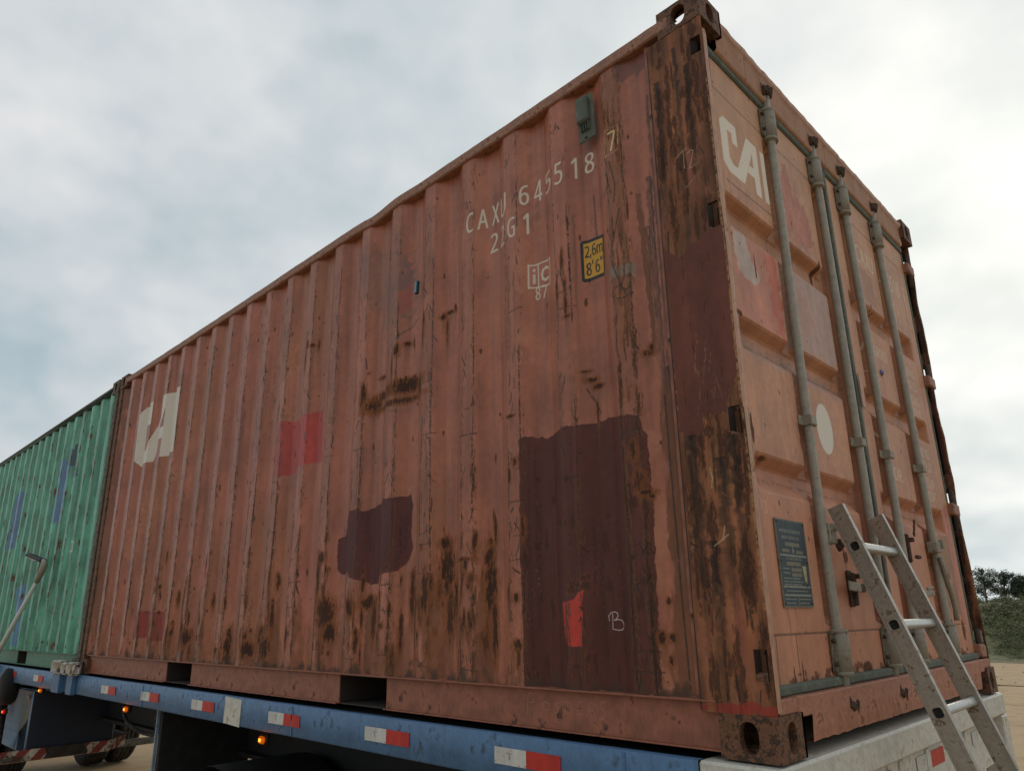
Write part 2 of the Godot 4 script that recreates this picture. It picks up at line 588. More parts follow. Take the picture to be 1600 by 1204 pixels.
# ------------------------------------------------------------------ materials shared by many parts
func materials() -> void:
	M.red = worn(Color8(152, 100, 84), Color8(84, 58, 44), 0.26, 0.25, 0.5, 0.9, 384, 3.0)
	M.sill = worn(Color8(164, 110, 86), Color8(100, 70, 52), 0.28, 0.3, 0.6, 0.45, 320, 3.0, 44)
	M.red_dark = worn(Color8(144, 88, 66), Color8(80, 54, 42), 0.22, 0.3, 0.55, 0.9, 320, 3.0, 40)
	M.rust = worn(Color8(118, 78, 53), Color8(56, 42, 33), 0.44, 0.6, 0.75, 0.30, 320, 3.0, 90)
	M.header = worn(Color8(176, 132, 104), Color8(118, 84, 60), 0.20, 0.2, 0.5, 0.8, 320, 3.0, 130)
	M.rail_top = worn(Color8(150, 104, 80), Color8(90, 66, 50), 0.30, 0.4, 0.6, 0.5, 320, 0.8, 60)
	M.inside = plain(Color8(58, 48, 42), 0.85)
	M.bar = worn(Color8(150, 144, 130), Color8(116, 98, 74), 0.20, 0.25, 0.5, 0.5, 256, 4.0, 10, 0.2)
	M.bracket = worn(Color8(140, 132, 116), Color8(96, 72, 54), 0.28, 0.3, 0.6, 0.3, 256, 2.0, 75)
	M.cam = worn(Color8(88, 66, 50), Color8(46, 36, 30), 0.45, 0.5, 0.85, 0.2, 192, 2.0, 21)
	M.gasket = worn(Color8(88, 94, 82), Color8(116, 114, 94), 0.22, 0.3, 0.75, 0.5, 192, 1.0, 33, 0.2)
	M.green = worn(Color8(70, 118, 96), Color8(70, 58, 46), 0.22, 0.3, 0.5, 0.9, 256, 3.0, 17)
	M.green_rail = worn(Color8(96, 112, 98), Color8(78, 66, 54), 0.32, 0.4, 0.6, 0.7, 256, 1.0, 19)
	M.green_rust = worn(Color8(104, 88, 68), Color8(64, 52, 42), 0.42, 0.5, 0.7, 0.5, 256, 3.0, 23)
	M.blue = worn(Color8(72, 107, 142), Color8(56, 66, 76), 0.26, 0.3, 0.45, 1.1, 384, 1.4, 29, 0.4)
	M.box_blue = worn(Color8(122, 142, 160), Color8(70, 70, 68), 0.16, 0.25, 0.5, 0.7, 256, 2.0, 43)
	M.white = worn(Color8(196, 192, 180), Color8(138, 122, 98), 0.24, 0.18, 0.5, 0.8, 384, 2.0, 51, 0.2)
	M.black = worn(Color8(30, 30, 31), Color8(46, 42, 37), 0.30, 0.3, 0.7, 0.8, 192, 1.0, 57, 0.2)
	M.rubber = worn(Color8(38, 37, 36), Color8(92, 80, 64), 0.36, 0.4, 0.8, 0.5, 192, 1.0, 61, 0.2)
	M.alu = worn(Color8(162, 154, 142), Color8(112, 96, 78), 0.30, 0.18, 0.38, 0.35, 384, 5.0, 3, 0.25)
	M.alu.metallic = 0.5
	M.rung = worn(Color8(186, 186, 180), Color8(120, 110, 92), 0.20, 0.15, 0.33, 0.3, 256, 2.0, 5, 0.2)
	M.rung.metallic = 0.5
	M.sand = worn(Color8(172, 146, 110), Color8(150, 124, 92), 0.45, 0.22, 0.92, 5.0, 512, 1.0, 71, 0.1)
	M.sand_dark = worn(Color8(164, 138, 103), Color8(146, 120, 88), 0.45, 0.22, 0.92, 3.0, 256, 1.0, 171, 0.1)
	M.pebble = worn(Color8(150, 134, 110), Color8(116, 102, 84), 0.4, 0.3, 0.9, 0.5, 128, 1.0, 7)
	M.grass = worn(Color8(88, 94, 60), Color8(112, 98, 70), 0.45, 0.4, 0.9, 4.0, 384, 1.0, 83, 0.3)
	M.tape_white = worn(Color8(206, 204, 196), Color8(150, 144, 132), 0.25, 0.12, 0.35, 0.3, 128, 1.0, 87, 0.1)
	M.tape_red = worn(Color8(176, 48, 40), Color8(120, 40, 36), 0.25, 0.15, 0.35, 0.3, 128, 1.0, 88, 0.1)
	M.steel = worn(Color8(120, 116, 108), Color8(74, 62, 50), 0.4, 0.3, 0.5, 0.4, 192, 1.0, 99)
	M.leaf = plain(Color8(62, 76, 44), 0.7)
	M.leaf.vertex_color_use_as_albedo = true
	M.leaf.albedo_color = Color.WHITE
	M.bark = plain(Color8(84, 70, 56), 0.9)


# ------------------------------------------------------------------ ground, embankment, trees
func land_height(x: float, z: float) -> float:
	var n: float = (coarse[((int(z * 9.0) & 511) << 9) + (int(x * 9.0) & 511)] / 255.0 - 0.5)
	var front := -32.6 + n * 1.4
	var t := clampf((front - z) / 9.6, 0.0, 1.0)
	return (t * t * (3.0 - 2.0 * t)) * 2.3 + t * (n * 0.5 + clampf((-42.0 - z) * 0.006, 0.0, 0.6)) - 0.02

func landscape() -> void:
	var st := begin(true)
	var xs: Array[float] = []
	var k := -240.0
	while k <= 240.0:
		xs.append(k)
		k += 1.5 if absf(k) < 24.0 else 18.0
	var flat := func(x: float, z: float) -> float:
		var near := clampf((Vector2(x + 5.0, z + 1.2).length() - 8.0) / 10.0, 0.0, 1.0)
		return -near * 0.05 * (coarse[((int(z * 22.0) & 511) << 9) + (int(x * 22.0) & 511)] / 255.0)
	sheet(st, xs.size(), xs.size(), func(i, j): return Vector3(xs[i], flat.call(xs[i], xs[j]), xs[j]), func(i, j): return Vector2(xs[i], xs[j]))
	var g := put(st, "ground", M.sand, self)
	tag(g, "pale sandy yard ground the trailer stands on", "ground", "", "structure")

	for a: Array in [[-8.0, 0.5, -0.03], [-10.2, 0.4, 0.02], [-13.5, 0.7, -0.02], [-17.0, 0.5, 0.03], [-22.0, 0.8, -0.01], [-6.2, 0.35, 0.01]]:
		st = begin(true)
		sheet(st, 90, 3, func(i, j):
			var x: float = -40.0 + i * 0.8
			var z: float = a[0] + a[2] * x + 0.25 * sin(x * 0.3 + a[0])
			var wob: float = 0.2 * (coarse[((int(x * 31.0)) & 511) << 9 | (j * 60)] / 255.0 - 0.5)
			return Vector3(x, 0.006 if j == 1 else -0.004, z + (j - 1) * (a[1] * 0.5) + wob), func(i, j): return Vector2(i, j))
		g = put(st, "wheel_track", M.sand_dark, self)
		tag(g, "darker wheel track worn into the pale sand", "wheel track", "wheel tracks in the sand", "structure")

	st = begin(true)
	sheet(st, 101, 45, func(i, j):
		var x: float = -120.0 + i * 2.0 + (0.7 if j % 2 else 0.0)
		var z := -130.0 + 98.5 * pow(j / 44.0, 0.55)
		return Vector3(x, land_height(x, z), z), func(i, j): return Vector2(i, j))
	g = put(st, "embankment", M.grass, self)
	tag(g, "low grassy embankment along the far edge of the yard", "embankment", "", "structure")

	# scrub on the slope, too dense to count
	st = begin()
	for q in 170:
		var d := Vector3(rng.randfn(), absf(rng.randfn()) * 0.9, rng.randfn()).normalized() * pow(rng.randf(), 0.4) * 0.42
		leaf(st, d, 0.05 + rng.randf() * 0.06, 0.022, (Color(0.118, 0.140, 0.055) if q % 5 else Color(0.16, 0.13, 0.075)) * rng.randf_range(0.5, 1.5))
	st.generate_normals()
	var bush := st.commit()
	var mm := MultiMesh.new()
	mm.transform_format = MultiMesh.TRANSFORM_3D
	mm.mesh = bush
	mm.instance_count = 2600
	for q in mm.instance_count:
		var x := rng.randf_range(-34.0, 16.0)
		var z := rng.randf_range(-52.0, -33.4)
		var s := rng.randf_range(0.5, 1.4) * (0.8 if z > -36.0 else (1.1 if z > -40.5 else 0.6))
		mm.set_instance_transform(q, Transform3D(Basis(Vector3.UP, rng.randf() * TAU).scaled(Vector3(s, s * rng.randf_range(0.7, 1.3), s)), Vector3(x, land_height(x, z) - 0.03, z)))
	var mi := MultiMeshInstance3D.new()
	mi.name = "scrub"
	mi.multimesh = mm
	mi.material_override = M.leaf
	add_child(mi)
	tag(mi, "low green scrub covering the slope of the embankment", "scrub", "", "stuff")

	st = begin()
	box(st, Vector3(0, 0.02, 0), Vector3(0.10, 0.05, 0.08), Basis(Vector3(0.3, 1, 0.2).normalized(), 0.7), 0.018)
	st.generate_normals()
	var pebble := st.commit()
	mm = MultiMesh.new()
	mm.transform_format = MultiMesh.TRANSFORM_3D
	mm.mesh = pebble
	mm.instance_count = 900
	for q in mm.instance_count:
		var s := pow(rng.randf(), 2.5) * 1.1 + 0.15
		mm.set_instance_transform(q, Transform3D(Basis(Vector3.UP, rng.randf() * TAU).scaled(Vector3(s, s * 0.7, s)), Vector3(rng.randf_range(-16.0, 8.0), -0.006, rng.randf_range(-32.0, -3.2))))
	mi = MultiMeshInstance3D.new()
	mi.name = "pebbles"
	mi.multimesh = mm
	mi.material_override = M.pebble
	add_child(mi)
	tag(mi, "small loose stones scattered over the sandy yard", "pebbles", "", "stuff")

	# trees along the crest
	var spots := [
		[-15.2, -75.0, 3.3, "tallest dark feathery tree behind the embankment, just right of the red container"],
		[-14.1, -77.0, 2.8, "second feathery tree from the container, lower than its neighbour"],
		[-13.2, -79.0, 2.3, "low spreading tree between the second feathery tree and the small round one"],
		[-12.3, -73.0, 1.9, "small round tree at the right edge of the picture on the embankment"],
		[-18.0, -79.0, 3.2, "feathery tree on the embankment partly hidden behind the container's door post"],
		[-9.4, -80.0, 2.2, "low tree on the embankment right of the small round tree"],
		[-5.0, -76.0, 3.0, "broad tree on the embankment farther right along the crest"]]
	for q in spots.size():
		var a: Array = spots[q]
		tree(a[0], a[1], a[2], a[3])
	# fence posts
	var posts := [[-8.28, -42.0, 1.05, "pale leaning fence post nearest the container's door post"], [-7.6, -42.0, 0.9, "pale leaning fence post to the right of the first one"]]
	for q in posts.size():
		var a: Array = posts[q]
		st = begin(true)
		var y0 := land_height(a[0], a[1]) - 0.05
		tube(st, [Vector3(0, 0, 0), Vector3(-0.03, a[2] * 0.75, 0), Vector3(-0.04, a[2], 0)], 0.035, 8)
		var b := put(st, "fence_post", M.steel, self)
		b.position = Vector3(a[0], y0, a[1])
		tag(b, a[3], "fence post", "fence posts on the embankment")

func leaf(st: SurfaceTool, at: Vector3, length: float, width: float, col: Color) -> void:
	var d := Vector3(rng.randfn(), rng.randfn() * 0.7 + 0.3, rng.randfn()).normalized()
	var s := d.cross(Vector3(rng.randfn(), rng.randfn(), rng.randfn())).normalized() * width
	st.set_color(col)
	for p: Vector3 in [at - s * 0.6, at + d * length, at + s * 0.6, at - s * 0.6, at + d * length * 0.6 - s, at + d * length]:
		st.add_vertex(p)

func tree(x: float, z: float, high: float, label: String) -> void:
	var t := base("feathery_tree", Vector3(x, land_height(x, z) - 0.05, z))
	tag(t, label, "tree", "trees on the embankment crest")
	var wood := begin(true)
	var crown := begin()
	tube(wood, [Vector3.ZERO, Vector3(0.05, high * 0.4, 0.03), Vector3(0.12, high * 0.9, 0)], [0.09, 0.06, 0.02], 8)
	for b in 26:
		var f := rng.randf_range(0.12, 0.95)
		var root := Vector3(0.1 * f, high * f, 0)
		var a := rng.randf() * TAU
		var reach := high * (0.5 - 0.36 * f) * rng.randf_range(0.7, 1.3)
		var tip := root + Vector3(cos(a) * reach, reach * rng.randf_range(0.25, 0.9), sin(a) * reach)
		tube(wood, [root, (root + tip) * 0.5 + Vector3(0, 0.04, 0), tip], [0.025, 0.016, 0.006], 5)
		for q in 95:
			var w := pow(rng.randf(), 0.6)
			var p := root.lerp(tip, w) + Vector3(rng.randfn(), rng.randfn() * 0.8, rng.randfn()) * 0.16 * high / 3.0
			leaf(crown, p, rng.randf_range(0.12, 0.3), 0.035, Color(0.055, 0.070, 0.034) * rng.randf_range(0.45, 1.3))
	put(wood, "trunk", M.bark, t)
	put(crown, "crown", M.leaf, t)


# ------------------------------------------------------------------ the trailer
func tape(at: Vector3, turn: float, parent: Node, wide := 0.31) -> void:
	var cv := canvas(0.0, 0.31, 0.0, 0.055, 0.0016)
	cv.fill(Color8(200, 198, 190), 0.10, 0.05, 110)
	cv.patch(pv([0.155, -0.01, 0.32, -0.01, 0.32, 0.07, 0.155, 0.07]), Color8(176, 46, 38), 0.0006, 0.97)
	for q in 5: cv.line(pv([0.06 + 0.006 * q, 0.038, 0.063 + 0.006 * q, 0.038]), 0.003, Color8(110, 108, 104), 0.8)
	cv.line(pv([0.074, 0.032, 0.074, 0.018]), 0.003, Color8(96, 96, 92), 0.8)
	for q in 3: cv.line(pv([0.07, 0.031 - 0.005 * q, 0.078, 0.031 - 0.005 * q]), 0.0018, Color8(96, 96, 92), 0.7)
	for q in 14: cv.blot(rng.randf() * 0.31, rng.randf() * 0.055, rng.randf_range(0.001, 0.004), rng.randf_range(0.001, 0.004), 0.5, 1.0, q * 13)
	var mat: StandardMaterial3D
	if not M.has("tape"): M.tape = cv.material(1.0, 0.5)
	mat = M.tape
	var st := begin()
	var uvq := [Vector2(0, 0), Vector2(1, 0), Vector2(1, 1), Vector2(0, 0), Vector2(1, 1), Vector2(0, 1)]
	var ps := [Vector3(0, 0.055, 0), Vector3(wide, 0.055, 0), Vector3(wide, 0, 0)]
	var ps2 := [Vector3(0, 0.055, 0), Vector3(wide, 0, 0), Vector3(0, 0, 0)]
	var n := 0
	for p: Vector3 in ps + ps2:
		st.set_uv(uvq[n])
		st.add_vertex(p)
		n += 1
	for e: Array in [[0, 0.055, wide, 0.055], [wide, 0.055, wide, 0], [wide, 0, 0, 0], [0, 0, 0, 0.055]]:   # the edge of the strip
		var a := Vector3(e[0], e[1], 0)
		var b := Vector3(e[2], e[3], 0)
		var back := Vector3(0, 0, -0.0018)
		n = 0
		for p: Vector3 in [b, a, a + back, b, a + back, b + back]:
			st.set_uv(Vector2(0.05 if p.x < 0.1 else 0.95, 0.5))
			st.add_vertex(p)
	var o := put(st, "reflective_strip", mat, parent, true, true)
	o.position = at
	o.rotation.y = turn

func marker(at: Vector3, col: Color, called: String, parent: Node, turn := 0.0) -> void:
	var st := begin(true)
	span(st, -0.035, 0.035, -0.022, 0.03, -0.03, -0.008, 0.004)
	var o := put(st, called, M.black, parent)
	o.position = at
	o.rotation.y = turn
	st = begin(true)
	span(st, -0.027, 0.027, -0.016, 0.02, -0.008, 0.012, 0.008)
	var glow := plain(col * 0.6, 0.2)
	glow.emission_enabled = true
	glow.emission = col
	glow.emission_energy_multiplier = 0.35
	put(st, "lens", glow, o)
	st = begin(true)
	span(st, -0.010, 0.010, -0.006, 0.010, 0.0122, 0.0150, 0.001)
	var hot := plain(Color(1.0, 0.75, 0.35), 0.3)
	hot.emission_enabled = true
	hot.emission = col.lerp(Color(1.0, 0.85, 0.4), 0.5)
	hot.emission_energy_multiplier = 2.2
	put(st, "filament_glow", hot, o)
	var l := OmniLight3D.new()
	l.name = "lamp_light"
	l.light_color = col
	l.light_energy = 0.0015
	l.light_size = 0.03
	l.omni_range = 3.0
	l.omni_attenuation = 2.0
	l.shadow_enabled = true
	o.add_child(l)
	l.position = Vector3(0, 0, 0.035)

func wheel(at: Vector3, parent: Node, outward: float) -> void:
	# lathed tyre, its axis along z, with grooves in the tread
	var prof := [[0.30, 0.11], [0.33, 0.14], [0.42, 0.145], [0.49, 0.130], [0.515, 0.105], [0.518, 0.062], [0.506, 0.058], [0.506, 0.048], [0.519, 0.044], [0.519, 0.008], [0.507, 0.005]]
	var full: Array = []
	for p in prof: full.append(p)
	for q in range(prof.size() - 1, -1, -1): full.append([prof[q][0], -prof[q][1]])
	var st := begin(true)
	var seg := 40
	sheet(st, seg + 1, full.size(), func(i, j):
		var a: float = -TAU * i / seg
		return Vector3(cos(a) * full[j][0], sin(a) * full[j][0], full[j][1]), func(i, j): return Vector2(i, j))
	var t := put(st, "wheel", M.rubber, parent)
	t.position = at
	st = begin(true)
	var rim := [[0.30, 0.11], [0.27, 0.10], [0.26, 0.02], [0.16, 0.0], [0.12, 0.05], [0.0, 0.055]]
	sheet(st, 33, rim.size(), func(i, j):
		var a: float = TAU * i / 32.0 * outward
		return Vector3(cos(a) * rim[j][0], sin(a) * rim[j][0], rim[j][1] * outward), func(i, j): return Vector2(i, j))
	put(st, "rim", M.steel, t)
	st = begin(true)
	for q in 8:
		var a := TAU * q / 8.0
		tube(st, [Vector3(cos(a) * 0.2, sin(a) * 0.2, 0.0), Vector3(cos(a) * 0.2, sin(a) * 0.2, 0.035 * outward)], 0.016, 6)
	put(st, "wheel_nut", M.steel, t).set_meta("kind", "stuff")

func striped(cv: Canvas, length: float, high: float, slant: float, pitch: float) -> void:
	cv.fill(Color8(168, 158, 142), 0.3, 0.2, 150)
	var x := -high
	while x < length + high:
		cv.patch(pv([x, 0.0, x + pitch * 0.5, 0.0, x + pitch * 0.5 + slant, high, x + slant, high]), Color8(124, 44, 38), 0.003, 0.9, 0.25)
		x += pitch

func trailer() -> void:
	var t := base("flatbed_trailer", Vector3(0, DECK, 0))
	tag(t, "blue flatbed trailer with white tail beam carrying both containers", "trailer")
	var st := begin()
	span(st, -12.4, -0.235, -0.05, -0.016, -2.44, -0.002)
	put(st, "deck", M.black, t)
	# side rails, with a few knocks in the near one
	for side: float in [0.03, -2.472]:
		st = begin(true)
		var nx := 240
		var out := 1.0 if side > 0 else -1.0
		var ring := [[-0.030, -0.008], [-0.004, -0.008], [0.0, -0.012], [0.0, -0.148], [-0.004, -0.153], [-0.030, -0.153]]
		var at := func(i: int, j: int) -> Vector3:
			var x := -12.4 + i * (12.4 - 0.235) / nx
			var q: Array = ring[j]
			var dent := (coarse[((i * 3) & 511) << 9 | (int(absf(q[1]) * 300.0) & 511)] / 255.0 - 0.5) * 0.006
			var sag := (coarse[((i + 140) & 511) << 9 | 40] / 255.0 - 0.5) * 0.008
			return Vector3(x, q[1] + sag, side + out * (q[0] + (dent if j > 0 and j < 5 else 0.0)))
		if out > 0: sheet(st, nx + 1, ring.size(), at, func(i, j): return Vector2(i * 0.05, j * 0.1))
		else: sheet(st, nx + 1, ring.size(), func(i, j): return at.call(nx - i, j), func(i, j): return Vector2(i * 0.05, j * 0.1))
		put(st, "side_rail", M.blue, t)
	for x: float in [-10.95, -10.08, -9.21, -8.24, -7.27, -5.335, -4.515, -3.682, -2.726, -1.866, -1.06]:
		tape(Vector3(x, -0.107, 0.0345), 0.0, t)
	# the white bands painted on the rail and its white end
	st = begin()
	for b: Array in [[-3.235, -3.04]]:
		box(st, Vector3((b[0] + b[1]) * 0.5, -0.083, 0.0325), Vector3(b[1] - b[0], 0.138, 0.003), Basis(Vector3.FORWARD, 0.04))
	put(st, "painted_band", M.white, t)
	for x: float in [-0.5, -2.5, -4.5, -6.3, -8.3]:
		st = begin()
		span(st, x, x + 0.012, -0.150, -0.012, 0.0305, 0.0345, 0.001)
		put(st, "weld_seam", M.blue, t)
	# tail beam
	st = begin()
	box(st, Vector3(-0.113, -0.055, -1.22), Vector3(0.246, 0.096, 2.505), Basis(), 0.008)
	put(st, "tail_beam", M.white, t)
	st = begin()
	span(st, -0.06, -0.022, -0.30, -0.105, -2.30, -0.10, 0.004)
	put(st, "tail_panel", M.white, t)
	st = begin()
	span(st, -0.10, 0.012, -0.62, -0.105, -2.472, -2.37, 0.006)
	put(st, "tail_post", M.white, t)
	st = begin()
	span(st, -0.10, -0.010, -0.62, -0.105, -0.07, 0.028, 0.006)
	put(st, "tail_post", M.white, t)
	for z: float in [-0.40, -0.95, -1.25, -1.80]:
		st = begin()
		span(st, -0.022, -0.014, -0.28, -0.115, z - 0.02, z + 0.02, 0.002)
		put(st, "tail_rib", M.white, t)
	tape(Vector3(-0.018, -0.185, -1.12), PI / 2, t, 0.34)
	tape(Vector3(-0.018, -0.185, -0.50), PI / 2, t, 0.34)
	tape(Vector3(-0.018, -0.185, -1.90), PI / 2, t, 0.34)
	# under the deck
	for z: float in [-0.72, -1.72]:
		st = begin()
		span(st, -12.0, -0.12, -0.09, -0.052, z - 0.07, z + 0.07)
		span(st, -12.0, -0.12, -0.50, -0.092, z - 0.006, z + 0.006)
		span(st, -12.0, -0.12, -0.53, -0.502, z - 0.07, z + 0.07)
		put(st, "chassis_beam", M.black, t)
	for q in 15:
		st = begin()
		var x := -0.6 - q * 0.8
		span(st, x - 0.03, x + 0.03, -0.14, -0.054, -2.43, -0.01)
		put(st, "cross_member", M.black, t)
	for z: float in [-2.0, -0.32]:
		for x: float in [-3.4, -2.15]:
			wheel(Vector3(x, -0.962, z - 0.17 * signf(z + 1.2)), t, 1.0 if z > -1.0 else -1.0)
			wheel(Vector3(x, -0.962, z + 0.17 * signf(z + 1.2)), t, 1.0 if z > -1.0 else -1.0)
	for x: float in [-3.4, -2.15]:
		st = begin(true)
		tube(st, [Vector3(x, -0.962, -2.1), Vector3(x, -0.962, -0.25)], 0.07, 12)
		put(st, "axle", M.black, t)
	for z: float in [-0.31, -2.02]:
		st = begin(true)
		sheet(st, 2, 15, func(i, j):
			var a: float = PI * (0.12 + 0.76 * j / 14.0)
			return Vector3(-3.4 + cos(a) * 0.565, -0.962 + sin(a) * 0.565, z + 0.30 - 0.6 * (1 - i)), func(i, j): return Vector2(i, j))
		put(st, "mudguard", M.black, t)
	for z: float in [-0.40, -2.02]:
		st = begin()
		span(st, -4.46, -4.42, -1.12, -0.155, z - 0.33, z + 0.31, 0.004)
		put(st, "mud_flap", M.black, t)
	st = begin()
	span(st, -4.475, -4.46, -1.1, -0.155, -0.09, -0.072)
	put(st, "flap_stay", M.box_blue, t)
	st = begin()
	span(st, -3.95, -4.40, -0.62, -0.155, -2.40, -2.44)
	put(st, "side_skirt", M.black, t)
	st = begin()
	span(st, -4.38, -1.2, -0.60, -0.20, -1.24, -1.20)
	put(st, "brake_bracket", M.black, t)
	marker(Vector3(-7.11, -0.188, 0.0), Color(1.0, 0.45, 0.05), "marker_lamp", t)
	marker(Vector3(-4.865, -0.195, 0.0), Color(1.0, 0.45, 0.05), "marker_lamp", t)
	marker(Vector3(-2.84, -0.205, 0.0), Color(1.0, 0.45, 0.05), "marker_lamp", t)
	for a: Array in [[-5.6, -0.42, -0.25], [-3.0, -0.30, -0.62], [-1.3, -0.28, -0.5]]:
		st = begin(true)
		var hose: Array = []
		for q in 13: hose.append(Vector3(a[0] + 0.9 * q / 12.0, -0.16 + (a[1] + 0.16) * sin(PI * q / 12.0), a[2] + 0.06 * sin(q * 0.7)))
		tube(st, hose, 0.014, 8)
		put(st, "air_hose", M.rubber, t)
	# twist-lock bolster between the containers, on two stake pockets
	st = begin(true)
	var bx := [[-6.50, -6.19, 0.100], [-6.19, -6.03, 0.088], [-6.03, -5.865, 0.096]]
	for b: Array in bx: span(st, b[0], b[1] - 0.002, -0.006, b[2], 0.036, 0.115 + 0.02 * sin(b[0] * 40.0), 0.014)
	put(st, "twist_lock_bolster", M.white, t)
	st = begin()
	span(st, -6.50, -6.30, -0.160, -0.008, 0.0315, 0.075, 0.004)
	put(st, "stake_pocket", M.blue, t)
	st = begin()
	span(st, -6.10, -5.96, -0.158, -0.008, 0.0315, 0.070, 0.004)
	put(st, "stake_pocket", M.blue, t)
	# tool box on a striped board
	st = begin(true)
	span(st, -8.35, -7.47, -0.765, -0.205, -0.80, -0.03, 0.012)
	var tb := put(st, "tool_box", M.box_blue, t)
	st = begin()
	span(st, -7.60, -7.52, -0.285, -0.255, -0.028, -0.014, 0.003)
	put(st, "latch", M.steel, tb)
	st = begin()
	span(st, -7.468, -7.462, -0.75, -0.22, -0.785, -0.045)
	put(st, "door_panel", plain(Color8(30, 38, 52), 0.6), tb)
	var cv := canvas(0.0, 1.2, 0.0, 0.100, 0.004)
	striped(cv, 1.2, 0.100, 0.08, 0.17)
	for q in 40: cv.blot(rng.randf() * 1.2, rng.randf() * 0.145, rng.randf_range(0.005, 0.03), rng.randf_range(0.004, 0.02), 0.6, 1.3, q * 31)
	cv.patch(pv([0.36, -0.01, 0.72, -0.01, 0.70, 0.16, 0.37, 0.16]), Color8(44, 40, 36), 0.02, 0.9, 0.1)
	cv.patch(pv([0.0, -0.01, 0.2, -0.01, 0.18, 0.05, 0.0, 0.06]), Color8(60, 54, 46), 0.03, 0.7, 0.25)
	M.stripes = cv.material(1.0, 1.0)
	st = begin()
	var z0 := 0.16
	for e: Array in [[0.0, 0.93, 0.0], [0.93, 1.08, 0.045]]:
		for p: Array in [[e[0], 0.0, 0.0], [e[1], e[2], 0.0], [e[1], e[2], 1.0], [e[0], 0.0, 0.0], [e[1], e[2], 1.0], [e[0], 0.0, 1.0]]:
			st.set_uv(Vector2(p[0] / 1.2, p[2]))
			st.add_vertex(Vector3(-7.43 - p[1], -0.722 - 0.098 * p[2] + p[1] * 0.8, z0 - p[0]))
	put(st, "striped_board", M.stripes, t, true, true)
	st = begin()
	span(st, -7.62, -7.435, -0.825, -0.80, -0.76, 0.155)
	span(st, -7.62, -7.435, -0.800, -0.768, 0.05, 0.155)
	put(st, "board_shelf", M.header, t)
	# dark air tank with a red side lamp, at the left edge of the picture
	st = begin(true)
	tube(st, [Vector3(-8.15, -0.20, -0.03), Vector3(-8.15, -0.20, 0.0), Vector3(-8.15, -0.20, 0.07), Vector3(-8.15, -0.20, 0.10)], [0.15, 0.175, 0.175, 0.12], 28)
	put(st, "air_tank", plain(Color8(16, 13, 13), 0.9), t)
	marker(Vector3(-8.10, -0.435, 0.05), Color(1.0, 0.05, 0.03), "side_lamp", t)


# ------------------------------------------------------------------ what shows of the lorry that pulls it
func tractor() -> void:
	var t := base("tractor_unit", Vector3(-11.0, 0, -1.2))
	tag(t, "dark rear end of the towing lorry with double tyres, under the green container", "lorry")
	for z: float in [-0.83, -0.49, 0.49, 0.83]:
		wheel(Vector3(0, 0.52, z), t, signf(z))
	var st := begin()
	span(st, -3.0, 0.9, 0.72, 0.95, 0.38, 0.46)
	put(st, "frame_rail", M.black, t)
	st = begin()
	span(st, -3.0, 0.9, 0.72, 0.95, -0.46, -0.38)
	put(st, "frame_rail", M.black, t)
	st = begin(true)
	tube(st, [Vector3(0, 0.52, -0.95), Vector3(0, 0.52, 0.95)], 0.09, 12)
	put(st, "axle", M.black, t)
	st = begin()
	span(st, 1.95, 2.02, 0.455, 0.53, -0.58, 0.30, 0.006)
	put(st, "cross_bar", M.steel, t)
	st = begin()
	span(st, 0.9, 1.95, 0.50, 0.60, -0.30, -0.22, 0.006)
	put(st, "bar_arm", M.black, t)
	st = begin()
	span(st, 0.9, 1.95, 0.50, 0.60, 0.12, 0.20, 0.006)
	put(st, "bar_arm", M.black, t)
	st = begin()
	span(st, 0.6, 0.9, 0.50, 0.74, -0.44, 0.44)
	put(st, "rear_cross_member", M.black, t)


# ------------------------------------------------------------------ the red container
func flute(u: float) -> float:           # depth of the corrugation, u from the left edge of an outward flat
	if u < 0.072: return 0.0
	if u < 0.140: return (u - 0.072) / 0.068
	if u < 0.212: return 1.0
	return 1.0 - (u - 0.212) / 0.0682

func flute_columns(from: float, to: float, ridge: float, pitch: float) -> Array[float]:
	var xs: Array[float] = [from, to]
	var k := floori((from - ridge) / pitch) - 1
	while ridge + k * pitch < to + pitch:
		for e: float in [0.0, 0.072, 0.140, 0.212]:
			var x := ridge + k * pitch + e
			for o: float in [-0.0025, 0.0025]:
				if x + o > from + 0.004 and x + o < to - 0.004: xs.append(x + o)
		k += 1
	xs.sort()
	return xs

func knock(x: float, y: float, y0: float, y1: float) -> float:      # broad bulges everywhere, sharper ones along the lower half
	var n1 := coarse[((int(y * 75.0) + 300) & 511) << 9 | (int(x * 110.0) & 511)] / 255.0 - 0.5
	var n2 := fine[((int(y * 60.0)) & 511) << 9 | (int(x * 120.0) & 511)] / 255.0 - 0.5
	var low := smoothstep(1.25, 0.35, y) * smoothstep(0.17, 0.3, y)
	var edge := smoothstep(y1, y1 - 0.12, y) * smoothstep(y0, y0 + 0.1, y)
	return (n1 * 0.007 + n2 * 0.008 * (0.2 + low)) * edge

